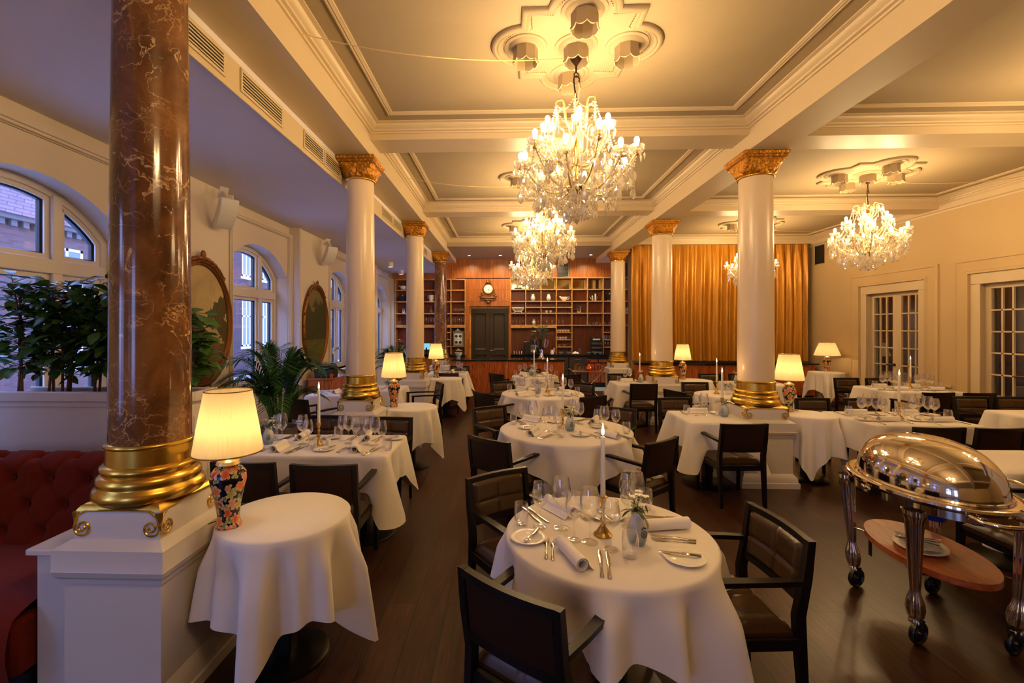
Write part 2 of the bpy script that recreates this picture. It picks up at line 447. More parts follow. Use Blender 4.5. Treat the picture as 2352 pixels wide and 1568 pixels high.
def m_paint(name, sky1, sky2, tree, ground, thr):
    m, nt, out = newmat(name)
    tc = N(nt, 'TexCoord'); sx = N(nt, 'SeparateXYZ'); nt.links.new(tc.outputs['Object'], sx.inputs[0])
    z = sx.outputs[2]; v = tc.outputs['Object']
    sky = mix(nt, noise(nt, v, 3.2, 6, .6, .5), sky1, sky2)
    tn = noise(nt, v, 2.3, 6, .62)
    foli = ramp(nt, noise(nt, v, 26, 4, .7), [(.3, tuple(x*.45 for x in tree[:3])+(1,)), (.7, tree)])
    tm = mth(nt, 'GREATER_THAN', mth(nt, 'SUBTRACT', mth(nt, 'MULTIPLY', tn, 3.0), mth(nt, 'MULTIPLY', z, 1.1)), thr)
    c = mix(nt, tm, sky, foli)
    gr = ramp(nt, noise(nt, coords(nt, (1,3,9)), 3, 4), [(.35, ground), (.7, tuple(min(1, x*1.9) for x in ground[:3])+(1,))])
    gm = mth(nt, 'LESS_THAN', z, -.24)
    c = mix(nt, gm, c, gr)
    bsdf(nt, out, c, .6, 0, bump(nt, noise(nt, v, 60, 3), .2, .003), .3); return m
M['paint1'] = m_paint('landscape_with_square', S(120,104,72), S(214,186,132), S(84,74,30), S(84,58,34), 1.36)
M['paint2'] = m_paint('landscape_with_bare_trees', S(92,84,56), S(130,116,78), S(66,66,34), S(70,72,34), .95)
# ================================================================ the setting
WX, AZ, CZ, NZ = -3.5, 3.43, 4.05, 14.2          # window wall, aisle ceiling, nave ceiling, back wall
PYZ = Matrix(((0,0,1,0),(1,0,0,0),(0,1,0,0),(0,0,0,1)))   # (a,b,c) -> X=c, Y=a, Z=b
PXZ = Matrix(((1,0,0,0),(0,0,-1,0),(0,1,0,0),(0,0,0,1)))  # (a,b,c) -> X=a, Y=-c, Z=b
def rect(x0, x1, y0, y1): return [(x0,y0),(x1,y0),(x1,y1),(x0,y1)]

struct('floor', MB().box(-4.2,8.4,-4.6,14.5,-.1,0), M['floor'])
# ---- ceilings and beams
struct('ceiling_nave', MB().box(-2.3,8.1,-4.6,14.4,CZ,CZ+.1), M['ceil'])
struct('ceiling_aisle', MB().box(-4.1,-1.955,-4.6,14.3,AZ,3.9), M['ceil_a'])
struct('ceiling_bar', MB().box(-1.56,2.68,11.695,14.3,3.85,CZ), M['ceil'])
for nm, x0, x1 in (('beam_left',-1.955,-1.56),('beam_right',2.68,3.075)):
    struct(nm, MB().box(x0,x1,-4.6,14.3,3.72,CZ), M['trim'])
YB = [-1.13, 2.10, 5.33, 8.57, 11.89]
for i, y in enumerate(YB):
    if i < 4: struct('beam_nave', MB().box(-1.56,2.68,y-.195,y+.195,3.89,CZ), M['trim'])
    struct('beam_aisle', MB().box(3.075,7.75,y-.195,y+.195,3.87,CZ), M['trim'])
CORN = [(0,3.955),(.02,3.955),(.025,3.97),(.05,3.975),(.055,3.99),(.075,4.0),(.095,4.022),(.1,4.035),(.135,4.04),(.135,4.051),(0,4.051)]
MOUL = [(0,CZ+.001),(0,4.034),(.012,4.03),(.02,4.034),(.034,4.028),(.048,4.034),(.06,4.036),(.06,CZ+.001)]
k = 0
for i in range(4):
    y0, y1 = YB[i]+.195, YB[i+1]-.195
    for x0, x1 in ((-1.56,2.68),(3.075,7.68)):
        k += 1
        mb = MB().sweep(rect(x0,x1,y0,y1), CORN).sweep(rect(x0+.28,x1-.28,y0+.28,y1-.28), MOUL)
        struct('trim_%d' % k, mb, M['trim'])
# aisle bulkhead face and wall cornice
struct('trim_20', MB().box(-1.955,-1.94,-4.6,14.2,AZ-.005,3.66,.004), M['trim'])
mb = MB()
pr = [(7.76,3.80),(7.735,3.80),(7.73,3.83),(7.70,3.845),(7.695,3.93),(7.66,3.96),(7.64,4.0),(7.56,4.035),(7.55,4.051),(7.76,4.051)]
mb.prism(pr, 4.6, -12.1, Matrix(((1,0,0,0),(0,0,-1,0),(0,1,0,0),(0,0,0,1))))
struct('trim_21', mb, M['trim'])
# ---- walls
struct('wall_back', MB().box(-4.1,8.1,NZ,NZ+.2,0,CZ), M['wall'])
mb = MB()
for a, b in ((-4.1,-3.4),(-2.3,8.1)): mb.box(a,b,-4.7,-4.5,0,CZ)
for a, b in ((-3.4,-2.3),): mb.box(a,b,-4.7,-4.5,0,.7).box(a,b,-4.7,-4.5,3.0,CZ)
struct('wall_rear', mb, M['wall'])
for q, (a, b) in enumerate(((-3.4,-2.3),)):  # unseen window, added so blue daylight reaches the foreground
    w = thing('window_%d' % (7+q), 'added tall white window behind the camera, unseen, letting in daylight', None, kind='structure')
    mb = MB().box(a,b,-4.66,-4.58,.7,.78).box(a,b,-4.66,-4.58,2.92,3.0)
    for c in (a,(a+b)/2-.04,b-.08): mb.box(c,c+.08,-4.66,-4.58,.78,2.92)
    mb.build('window_frame', M['white'], w); MB().box(a,b,-4.63,-4.625,.78,2.92).build('pane', M['pane'], w)
struct('wall_niche', MB().box(3.2,8.1,12.05,12.2,0,CZ), M['wall'])
XR = 7.75
D2, D3 = (8.70,10.23), (6.33,7.86)
mb = MB()
for a, b in ((-4.6,D3[0]),(D3[1],D2[0]),(D2[1],12.1)): mb.box(XR,XR+.3,a,b,0,CZ)
for a, b in (D2, D3): mb.box(XR,XR+.3,a,b,2.64,CZ)
struct('wall_right', mb, M['wall'])
# dado panels on the right wall
mb = MB()
PAN = [(0,0),(0,.012),(.012,.018),(.03,.014),(.04,.004),(.04,0)]
MR = Matrix(((0,0,-1,XR),(-1,0,0,0),(0,1,0,0),(0,0,0,1)))   # (a,b,c): Y=-a, Z=b, X=XR-c
for a, b in ((10.66,11.95),(8.27,8.42),(0.2,5.9)):
    mb.sweep(rect(-b,-a,.16,.62), PAN, MR)
    mb.box(XR-.03,XR,a-.08,b+.08,.70,.75,.008); mb.box(XR-.02,XR,a-.08,b+.08,0,.12,.008)
struct('trim_22', mb, M['wall'])
# ---- french doors in the right wall
def french(nm, y0, y1, label):
    d = thing(nm, label, None, (0,0,0), kind='structure')
    cas = [(0,0),(0,.03),(.04,.045),(.05,.03),(.2,.03),(.21,.05),(.25,.05),(.25,0)]
    mb = MB()
    out = [(-(y1+.27),0),(-(y1+.27),2.90),(-(y0-.27),2.90),(-(y0-.27),0)]
    mb.sweep(out[::-1], [(-o if False else o, c) for o, c in cas], MR, closed=False)
    mb.build('casing', M['wall'], d)
    mb = MB().box(XR+.02,XR+.29,y0+.001,y0+.09,0,2.499).box(XR+.02,XR+.29,y1-.09,y1-.001,0,2.499).box(XR+.02,XR+.29,y0+.001,y1-.001,2.50,2.639)
    mb.box(XR-.012,XR+.019,y0-.01,y0+.14,0,2.469,.006).box(XR-.012,XR+.019,y1-.14,y1+.01,0,2.469,.006).box(XR-.012,XR+.019,y0-.01,y1+.01,2.47,2.66,.006)
    mb.build('door_frame', M['trim'], d)
    w = (y1-y0-.18)/2
    for s in range(2):
        a = y0+.09+s*w; b = a+w
        lf = MB().box(XR+.12,XR+.165,a,a+.10,.02,2.5,.004).box(XR+.12,XR+.165,b-.10,b,.02,2.5,.004)
        lf.box(XR+.12,XR+.165,a+.1,b-.1,.02,.30,.004).box(XR+.12,XR+.165,a+.1,b-.1,2.39,2.5,.004)
        pw = (w-.2)/3
        for j in (1,2): lf.box(XR+.125,XR+.155,a+.1+j*pw-.012,a+.1+j*pw+.012,.30,2.39)
        for j in range(1,6): lf.box(XR+.125,XR+.155,a+.1,b-.1,.30+j*.348-.012,.30+j*.348+.012)
        leaf = lf.build('door_leaf', M['trim'], d)
        MB().box(XR+.138,XR+.142,a+.1,b-.1,.30,2.39).build('pane', M['pane'], leaf)
        if s == 1:
            h = MB().tube([(XR+.11,a+.05,1.0),(XR+.06,a+.05,1.0),(XR+.055,a+.17,1.0)], .012, 8)
            h.lathe([(.028,0),(.028,.012),(.005,.014)],14,(0,0,0),M=Matrix.Translation((XR+.12,a+.05,1.0)) @ Matrix.Rotation(R(-90),4,'Y'))
            h.build('handle', M['bronze'], leaf)
    return d
french('door_2', *D2, 'white glazed double door in the right wall, farther from the camera')
french('door_3', *D3, 'white glazed double door in the right wall cut by the picture edge')
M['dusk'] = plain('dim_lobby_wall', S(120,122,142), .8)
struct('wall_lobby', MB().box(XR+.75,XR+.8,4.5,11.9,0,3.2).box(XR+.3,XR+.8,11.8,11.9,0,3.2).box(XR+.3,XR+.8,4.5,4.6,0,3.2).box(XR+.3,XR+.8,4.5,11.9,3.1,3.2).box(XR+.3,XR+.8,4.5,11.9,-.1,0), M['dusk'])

# ---- window wall
WC = [-3.0,.2,3.40,6.60,9.80,13.0]; HW, AR, AC, SILL, TR = .86,1.125,1.845,.86,2.27
mb = MB(); e0 = -4.6
for c in WC+[99]:
    e1 = c-.93 if c < 50 else 14.3
    if e1 > e0: mb.box(-4.0,WX,e0,e1,0,AZ+.01)
    e0 = c+.93
struct('wall_left', mb, M['wall_l'])
mb = MB()
for c in WC:
    for sgn in (-1,1):
        y = c+sgn*.955
        mb.box(WX,WX+.022,y-.03,y+.03,0,AZ,.006); mb.box(WX,WX+.034,y-.012,y+.012,0,AZ,.004)
struct('trim_23', mb, M['wall_l'])
def arc_pts(h, n=14, r=AR, zc=AC):
    a0 = math.asin(min(1, h/r)); return [(r*sin(-a0+2*a0*i/n), zc+r*cos(-a0+2*a0*i/n)) for i in range(n+1)]
for wi, c in enumerate(WC):
    mb = MB(); X0, X1 = -3.87, -3.66
    mb.box(X0,X1,c-.93,c-HW,0,AZ).box(X0,X1,c+HW,c+.93,0,AZ).box(X0,X1,c-HW,c+HW,0,SILL)
    pts = arc_pts(HW)
    for (a, za), (b, zb) in zip(pts, pts[1:]):
        mb.prism([(c+a,za),(c+b,zb),(c+b,AZ),(c+a,AZ)], X0, X1, PYZ)
    mb.sweep([(c-.925,0),(c+.925,0),(c+.925,3.30),(c-.925,3.30)], [(0,X1-.01),(0,X1+.06),(.025,X1+.06),(.03,X1+.045),(.05,X1+.045),(.055,X1+.02),(.06,X1+.02),(.06,X1-.01)], PYZ)
    o = mb.build('wall_recess', M['wall_l'], None, 30); o['kind'] = 'structure'
    w = thing('window_%d' % (wi+1), 'white arched casement window %s of the left wall' % ('behind the ficus hedge' if wi == 2 else 'behind the palm' if wi == 3 else 'in a far bay' if wi > 3 else 'in a near bay'), None, (0,0,0), kind='structure')
    fr = MB(); fx0, fx1 = -3.96, -3.86
    outl = [(c-HW,SILL),(c+HW,SILL)]+[(c+a,z) for a, z in pts[::-1]]
    fr.sweep(outl, [(0,fx0),(0,fx1),(.06,fx1),(.06,fx0)], PYZ)
    zt = lambda y: AC+sqrt(AR*AR-(y-c)**2)
    MU = .37
    for s in (-1,1): fr.box(fx0,fx1+.015,c+s*MU-.045,c+s*MU+.045,SILL+.02,zt(c+s*MU)-.03,.006)
    fr.box(fx0,fx1+.02,c-HW+.03,c+HW-.03,TR-.06,TR+.06,.006)
    fro = fr.build('window_frame', M['white'], w)
    sash = MB(); gas = MB(); pan = MB()
    for a, b in ((-HW+.06,-MU-.045),(-MU+.045,MU-.045),(MU+.045,HW-.06)):
        low = [(c+a,SILL+.06),(c+b,SILL+.06),(c+b,TR-.06),(c+a,TR-.06)]
        ys = [b+(a-b)*i/8 for i in range(9)]
        rr = AR-.06
        up = [(c+a,TR+.06),(c+b,TR+.06)]+[(c+y,AC+sqrt(rr*rr-y*y)) for y in ys]
        for pl in (low, up):
            sash.sweep(pl, [(0,fx0+.02),(0,fx1-.015),(.042,fx1-.015),(.042,fx0+.02)], PYZ)
            gas.sweep(pl, [(.042,fx0+.02),(.042,fx1-.03),(.054,fx1-.045),(.054,fx0+.02)], PYZ)
            cy = sum(p[0] for p in pl)/len(pl); cz = sum(p[1] for p in pl)/len(pl)
            pan.prism([(cy+(p[0]-cy)*.86, cz+(p[1]-cz)*.93) for p in pl], fx0+.04, fx0+.046, PYZ)
    so = sash.build('sash', M['white'], w)
    gas.build('gasket', M['blackplastic'], so); pan.build('pane', M['pane'], w)
    MB().box(X0,-3.60,c-HW-.02,c+HW+.02,SILL-.04,SILL,.008).build('window_sill', M['white'], w)

# ---- outdoors beyond the windows
struct('street_ground', MB().box(-40,-4.0,-25,60,-.6,-.5), plain('paving', S(205,205,208), .8))
def building(label, x0, x1, y0, y1, h, mat, wins, roof=None, zw=()):
    b = thing('brick_building', label, 'building', (0,0,0))
    MB().box(x0,x1,y0,y1,-.5,h).build('wall', mat, b)
    mb = MB()
    for i in range(int((y1-y0)/.3)): mb.box(x1,x1+.12,y0+i*.3,y0+i*.3+.15,h-.28,h-.12)
    mb.box(x1-.1,x1+.22,y0-.1,y1+.1,h-.12,h+.06); mb.build('eave', M['roofgrey'], b)
    if roof:
        mb = MB(); mb.prism([(x1+.3,h),(x0-.3,h),((x0+x1)/2,h+roof)], -(y0-.2), -(y1+.2), PXZ); mb.build('roof', M['tile'], b)
    for y, z, w, hh in wins:
        f = MB().box(x1-.02,x1+.03,y-w/2-.08,y+w/2+.08,z-.14,z-.02).box(x1-.02,x1+.02,y-w/2,y-w/2+.08,z,z+hh).box(x1-.02,x1+.02,y+w/2-.08,y+w/2,z,z+hh)
        f.box(x1-.02,x1+.02,y-w/2,y+w/2,z+hh-.08,z+hh).box(x1-.02,x1+.02,y-.04,y+.04,z,z+hh).box(x1-.02,x1+.02,y-w/2,y+w/2,z+hh*.6,z+hh*.6+.06).box(x1-.02,x1+.02,y-w/2,y+w/2,z,z+.06)
        fo = f.build('window', M['white'], b)
        MB().box(x1-.01,x1+.005,y-w/2,y+w/2,z,z+hh).build('pane', M['nightpane'], fo)
    return b
M['nightpane'] = plain('outside_window_pane', S(96,112,140), .3)
building('red brick building with tiled roof across the street behind the hedge', -20,-13,-6,17.5,4.7,M['brick'],
         [(y,2.9,1.0,1.2) for y in (-3,0.2,3.4,6.6,9.8,13.0,15.6)]+[(y,.6,1.0,1.5) for y in (0.2,3.4,6.6,9.8,13.0,15.6)], 3.4)
building('tall dark brick building with narrow windows seen past the palm', -19,-12.4,18.2,24.5,9.5,M['brickdark'],
         [(y,4.2,.7,2.3) for y in (19.4,21.2,23.0)]+[(y,.9,.7,2.3) for y in (19.4,21.2,23.0)], 2.5)
building('low brick building at the end of the street', -19,-12.0,26,44,4.4,M['brick'], [(y,1.2,.9,1.8) for y in (28,31,34,37)], None)
# ================================================================ columns
SQ = sqrt(2)
def sq(mb, prof, c=(0,0,0)): return mb.lathe([(w*SQ, z) for w, z in prof], 4, c, a0=pi/4)
def spiral(cx, cz, r, sgn, turns=1.6, n=22):
    return [(cx+sgn*r*(1-.75*t/n)*cos(pi/2-2*pi*turns*t/n*1.0), cz+r*(1-.75*t/n)*sin(pi/2-2*pi*turns*t/n)) for t in range(n+1)]
def column(label, ph, k, shaft, r0, r1, wd, wc, wb):
    t = thing('column', label, 'column')
    mb = MB()
    sq(mb, [(.01,0),(wb,0),(wb,.055),(wb-.012,.06),(wb-.016,.10),(wb-.03,.125),(wd,.15),(wd,ph-.19),(wd+.010,ph-.185),(wd+.012,ph-.165),(wd+.026,ph-.15),(wd+.034,ph-.125),(wc,ph-.12),(wc,ph-.03),(wc-.05,ph),(.01,ph)])
    mb.build('pedestal', M['white'], t, 25)
    wv = wc-.055; zb = ph+.15
    mb = MB(); sq(mb, [(.01,ph-.005),(wv,ph-.005),(wv,zb-.04),(wv-.008,zb-.02),(.01,zb-.02)])
    blk = mb.build('volute_block', M['white'], t, 25)
    mb = MB(); sq(mb, [(.01,zb-.024),(wv-.003,zb-.026),(wv-.014,zb-.008),(wv-.035,zb+.004),(.01,zb+.006)])
    for a in range(4):
        Mx = Matrix.Rotation(a*pi/2, 4, 'Z'); rr = .03
        cv = [((wv-.040)+.040*(1-.8*q/26)*cos(-3.2*pi*q/26), ph+.050+.040*(1-.8*q/26)*sin(-3.2*pi*q/26)) for q in range(27)]
        right = cv; left = [(-x, z) for x, z in cv[::-1]]
        path = [(x, -wv-.002, z) for x, z in left]
        path += [(-(wv-.012), -wv-.002, ph+.10), (-(wv-.05), -wv+.001, zb-.024), (0, -wv+.002, zb-.022), (wv-.05, -wv+.001, zb-.024), (wv-.012, -wv-.002, ph+.10)]
        path += [(x, -wv-.002, z) for x, z in right]
        mb.tube([Mx @ Vector(p) for p in path], .0052, 6)
        cpt = Mx @ Vector((wv-.004, -wv+.004, 0))
        mb.tube([(cpt.x, cpt.y, ph+.05), (cpt.x*.985, cpt.y*.985, zb-.03)], [.006,.018], 6)
    mb.build('volute_gilding', M['gold'], blk, 40)
    z0 = zb+.002; q = r0/.19
    pf = [(.248,0),(.256,.012),(.257,.03),(.25,.048),(.236,.058),(.234,.066),(.24,.078),(.236,.096),(.224,.108),(.214,.112),(.216,.12),(.224,.132),(.222,.146),(.21,.155),(.2,.158),(.198,.235),(.205,.24),(.207,.25),(.2,.258),(.19,.26)]
    MB().lathe([(r*q, z0+z) for r, z in pf], 64, cap=False).build('gilded_base', M['gold'], t, 50)
    zs = z0+.258; zt = 3.475
    MB().lathe([(r0+(r1-r0)*(i/10)**1.3, zs+(zt-zs)*i/10) for i in range(11)], 64).build('shaft', M[shaft], t, 60)
    # capital
    cap = thing_part('capital', t)
    mb = MB().lathe([(r1*.98,zt-.012),(r1+.016,zt-.01),(r1+.022,zt+.003),(r1+.014,zt+.015),(r1*.99,zt+.02)], 48)
    mb.build('neck_ring', M['gold'], cap, 60)
    ab = wc-.03 if wc < .28 else .245
    q1 = ab-.035
    def bell(u, v):
        a = u*2*pi; n = 2+5*v
        sz = r1*1.0+(q1-r1*.98)*(v**1.5)
        rr = sz/((abs(cos(a))**n+abs(sin(a))**n)**(1/n))
        lf = abs(sin(a*4))**.6*sin(pi*min(1,v*1.15))*.022 + .014*max(0,sin(a*16+3*v))*max(0,sin(9*v)) + (.012 if v > .72 and abs(sin(2*a)) > .82 else 0)
        return ((rr+lf)*cos(a), (rr+lf)*sin(a), zt+.018+v*.135)
    MB().grid(bell, 128, 16, cu=True).build('carved_bell', M['gold_carved'], cap, 60)
    mb = MB(); z = zt+.15
    sq(mb, [(.01,z),(ab-.03,z),(ab-.03,z+.02),(ab-.015,z+.03),(ab-.015,z+.045),(ab,z+.06),(ab+.004,z+.085),(ab-.004,z+.098),(.01,z+.098)])
    mb.build('abacus', M['gold_carved'], cap, 25)
    return t
def thing_part(name, parent):
    o = bpy.data.objects.new(name, None); COL.objects.link(o); o.parent = parent; o.empty_display_size = .1; return o
def dup3(root, loc, label):
    r = root.copy(); COL.objects.link(r); put(r, loc); r['label'] = label
    for ch in root.children:
        c = ch.copy(); COL.objects.link(c); c.parent = r
        for g in ch.children:
            d = g.copy(); COL.objects.link(d); d.parent = c
    return r
cm = column('brown red marble column with gilded base beside the nearest lamp table', .795, .88, 'marble', .17, .152, .222, .254, .268)
put(cm, (-1.765,2.2,0))
cl = column('cream column with gilded base beside the second lamp on the window side', .795, .88, 'shaft', .168, .156, .222, .254, .268)
put(cl, (-1.735,5.33,0))
dup3(cl, (-1.745,8.575,0), 'cream column farther back on the window side, third lamp beside it')
dup3(cm, (-1.745,11.89,0), 'distant brown marble column standing before the back shelves')
cr = column('large cream column on a white pedestal near the carving trolley', .735, 1, 'shaft', .19, .176, .262, .288, .312)
put(cr, (2.87,5.36,0))
dup3(cr, (2.885,8.6,0), 'cream column in front of the gold curtain, second one on the right')
dup3(cr, (2.87,11.9,0), 'farthest cream column between the shelves and the gold curtain')

# ================================================================ plaster roses
def rose_outline():
    h, l, d = .455, .27, .42       # square half side, lobe radius, lobe centre offset
    pts = []
    ch = sqrt(l*l-(h-d)**2)
    for a in range(4):
        c, s = cos(a*pi/2), sin(a*pi/2)
        loc = [(h,-h), (h,-ch)]
        a0 = math.asin(ch/l)
        loc += [(d+l*cos(-a0+2*a0*i/14), l*sin(-a0+2*a0*i/14)) for i in range(1,14)]
        loc += [(h,ch)]
        pts += [(x*c-y*s, x*s+y*c) for x, y in loc]
    return pts
def make_rose():
    t = thing('ceiling_rose', '', 'ceiling rose')
    o = rose_outline()
    mb = MB().sweep(o, [(0,0),(0,-.015),(.012,-.03),(.03,-.034),(.042,-.02),(.055,-.026),(.065,-.012),(.075,-.006),(.075,0)])
    mb.prism([(x*.92,y*.92) for x, y in o], -.006, 0)
    for i in range(len(o)):
        a = Vector(o[i]); b = Vector(o[(i+1)%len(o)]); n = max(1, int((b-a).length/.02))
        for j in range(n):
            p = a.lerp(b, (j+.5)/n); q = p*(1-.1/p.length)
            mb.box(q.x-.004,q.x+.004,q.y-.004,q.y+.004,-.014,-.004)
    mb.build('moulded_border', M['ceil'], t, 40)
    for x, y, r in ((0,0,.105),(.41,0,.105),(-.41,0,.105),(0,.41,.105),(0,-.41,.105)):
        MB().lathe([(r+.07,0),(r+.065,-.014),(r+.045,-.02),(r+.035,-.014),(r+.02,-.03),(r,-.034),(r-.02,-.03)], 40, (x,y,0)).build('ring', M['ceil'], t, 50)
        def cup(u, v):
            a = u*2*pi+.3; s = a % (pi/4)
            rr = r*.96*cos(pi/8)/cos(s-pi/8)
            sc = abs(sin(4*(a)))**.7*.02
            pr = [(1,-.02),(1.0,-.12),(1.08,-.135-sc),(.98,-.137-sc),(.9,-.115),(.9,-.03),(.02,-.03)]
            f = v*(len(pr)-1); i = min(int(f), len(pr)-2); w = f-i
            return (x+rr*(pr[i][0]*(1-w)+pr[i+1][0]*w)*cos(a), y+rr*(pr[i][0]*(1-w)+pr[i+1][0]*w)*sin(a), pr[i][1]*(1-w)+pr[i+1][1]*w)
        MB().grid(cup, 64, 7, cu=True).build('scalloped_cup', M['ceil'], t, 40)
    return t
RZ = Kind(make_rose())
CY = [3.72, 6.95, 10.2]; NX, AX = .56, 5.36
rl = ['cream plaster ceiling rose above the nearest chandelier, whole and largest','cream plaster ceiling rose above the second chandelier of the central bay','cream plaster ceiling rose above the farthest central chandelier']
for i, y in enumerate(CY): RZ.at((NX,y,CZ), 0, rl[i], 'ceiling roses')
for i, y in enumerate(CY[1:]): RZ.at((AX,y,CZ), 0, ['cream plaster ceiling rose over the chandelier by the white doors','cream plaster ceiling rose before the gold curtain'][i], 'ceiling roses')

# ================================================================ chandeliers
def bez(p0, p1, p2, p3, n):
    out = []
    for i in range(n+1):
        t = i/n; a, b, c, d = (1-t)**3, 3*t*(1-t)**2, 3*t*t*(1-t), t**3
        out.append(tuple(a*p0[j]+b*p1[j]+c*p2[j]+d*p3[j] for j in range(len(p0))))
    return out
def pol(r, z, a): return (r*cos(a), r*sin(a), z)
def chain(mb, p, q, sag, r=.0105, step=.0195):
    p = Vector(p); q = Vector(q); L = (q-p).length+sag; n = max(3, int(L/step))
    for i in range(1, n):
        t = i/n; c = p.lerp(q, t); c.z -= sag*4*t*(1-t)
        mb.octa(tuple(c), r)
def make_chandelier():
    t = thing('chandelier', '', 'chandelier')
    MB().lathe([(.03,-.03),(.066,-.04),(.07,-.075),(.05,-.1),(.045,-.12),(.02,-.155),(.014,-.165),(.001,-.166)], 20).build('canopy', M['bronze'], t)
    hk = MB().tube([(0,0,-.16),(0,0,-.225)], .008, 8)
    hk.tube([(.018*sin(a), 0, -.243+.018*cos(a)) for a in [2*pi*i/12 for i in range(12)]], .005, 6, closed=True)
    hk.tube([(.024,0,-.3),(.026,0,-.275),(.016,0,-.257),(0,0,-.254),(-.016,0,-.262),(-.02,0,-.29),(-.012,0,-.36),(.004,0,-.44),(.012,0,-.52)], .0065, 8)
    hk.build('hook', M['bronze'], t)
    MB().tube([(.0,0,-.16),(.03,.02,-.3),(.035,.03,-.4),(.015,.02,-.5)], .003, 5).build('cable', M['cardgrey'], t)
    MB().lathe([(.001,-.47),(.03,-.475),(.012,-.5),(.012,-.56),(.035,-.6),(.02,-.66),(.012,-.74),(.03,-.8),(.045,-.85),(.02,-.92),(.014,-1.05),(.04,-1.1),(.03,-1.14),(.075,-1.16),(.085,-1.175),(.05,-1.2),(.025,-1.23),(.008,-1.25),(.006,-1.29),(.001,-1.29)], 18).build('stem', M['brass'], t)
    cu = MB().lathe([(.026,.0),(.046,.012),(.058,.03),(.062,.055),(.060,.055),(.055,.03),(.042,.016),(.02,.006)], 18)
    cupd = None; arm_d = {}; bulb_d = None; pend_d = {}; drop_d = None
    ch = MB(); tips = {}
    for tier, n, off in (('up',6,.26),('low',12,0)):
        for k in range(n):
            a = off+2*pi*k/n
            if tier == 'up': pth = bez((.02,-.98),(.16,-1.06),(.20,-.86),(.27,-.755),10); rt, zt = .27, -.755
            else: pth = bez((.06,-1.165),(.26,-1.27),(.36,-1.12),(.455,-.985),12); rt, zt = .455+(.015 if k % 2 else -.03), -.985+(.045 if k % 2 else -.03)
            if tier == 'low': pth = [(r*rt/.455, z+(zt+.985)*(r/.455)) for r, z in pth]
            MB().tube([pol(r, z, a) for r, z in pth], .0075, 7).build('arm', M['ivorygold'], t, 60)
            c = pol(rt, zt, a); tips[tier, k] = c
            cup = bpy.data.objects.new('drip_cup', cupd) if cupd else None
            if cup is None:
                cup = cu.build('drip_cup', M['crystal'], t, 50); cupd = cup.data
                cup.location = c
            else: COL.objects.link(cup); cup.parent = t; cup.location = c
            if not bulb_d:
                b0 = MB().lathe([(.014,-.02),(.02,-.018),(.02,-.008),(.011,.0),(.011,.045),(.013,.046)], 12, cap=True).build('socket', M['brass'], cup)
                b1 = MB().lathe([(.010,.045),(.013,.055),(.018,.075),(.0215,.095),(.02,.112),(.012,.125),(.001,.129)], 14).build('bulb', M['bulb'], t, 60)
                b1.location = c; bulb_d = (b0.data, b1.data)
            else:
                s = bpy.data.objects.new('socket', bulb_d[0]); COL.objects.link(s); s.parent = cup
                b = bpy.data.objects.new('bulb', bulb_d[1]); COL.objects.link(b); b.parent = t; b.location = c
            for j in range(6):
                aa = a+2*pi*j/6
                p = (c[0]+.058*cos(aa), c[1]+.058*sin(aa), c[2]+.03)
                ch.octa((p[0],p[1],p[2]-.012), .008); ch.octa((p[0],p[1],p[2]-.05), .012, .042, .02)
    for k in range(6):
        a = .1+2*pi*k/6
        pth = bez((.03,-.66),(.15,-.66),(.06,-.42),(.15,-.47),10)+[(.165,-.475),(.175,-.49),(.178,-.51)]
        MB().tube([pol(r, z, a) for r, z in pth], [.009]*8+[.008]*3+[.007,.006,.004], 7).build('crown_scroll', M['ivorygold'], t, 60)
        tip = pol(.175,-.5,a)
        b = .26+2*pi*k/6
        chain(ch, tip, tips['up',k], .05); chain(ch, tip, pol(.175,-.5,a+2*pi/6), .07); chain(ch, tip, pol(.172,-.68,a), 0)
        # inner leaf scrolls
        pth = bez((.03,-.9),(.14,-.9),(.05,-.66),(.13,-.66),8)
        ch.tube([pol(r, z, a+.5) for r, z in pth], .006, 6)
    for k in range(12):
        p = tips['low',k]; q = tips['low',(k+1)%12]; u = tips['up',k//2]
        chain(ch, p, q, .09); chain(ch, p, u, .07)
        a = 2*pi*(k+.5)/12
        chain(ch, p, pol(.25,-1.2,2*pi*k/12+.2), .05); chain(ch, u, pol(.02,-.98,a), .03); chain(ch, pol(.46,-1.0,a), pol(.30,-1.2,a), .0)
        for rr, zz in ((.35,-1.05),(.46,-1.08),(.2,-1.12),(.3,-.95)):
            for dd in (-.2,0,.2): ch.octa(pol(rr, zz-.03*abs(dd)*5, a+dd), .014, .045, .022)
        chain(ch, pol(.36,-1.13,a), pol(.08,-1.19,a), .03)
        chain(ch, pol(.42,-1.08,a-.26), pol(.2,-1.22,a), .02)
        for rr, zz in ((.16,-1.215),(.24,-1.2),(.31,-1.16),(.40,-1.08)):
            for dd in (-.13,.13): ch.octa(pol(rr, zz-.02, a+dd), .010, .03, .018)
    for k in range(16):
        a = 2*pi*k/16; chain(ch, pol(.075,-1.19,a), pol(.05,-1.34,a), 0, .008); 
    ch.build('crystal_garlands', M['crystal'], t, 0)['kind'] = 'stuff'
    for o in t.children:
        if o.name.startswith('crystal_garlands'): o['kind'] = 'stuff'
    def pend(x, y, z, s, rot):
        nonlocal drop_d
        if drop_d is None:
            mb = MB().lathe([(.001,.012),(.005,.008),(.004,0),(.012,-.018),(.02,-.04),(.017,-.056),(.001,-.07)], 8, sy=.55)
            mb.octa((0,0,.02), .007)
            o = mb.build('crystal_drop', M['crystal'], t, 0); drop_d = o.data
        else: o = bpy.data.objects.new('crystal_drop', drop_d); COL.objects.link(o); o.parent = t
        o.location = (x,y,z); o.rotation_euler = (0,0,rot); o.scale = (s,s,s)
    rr = random.Random(3)
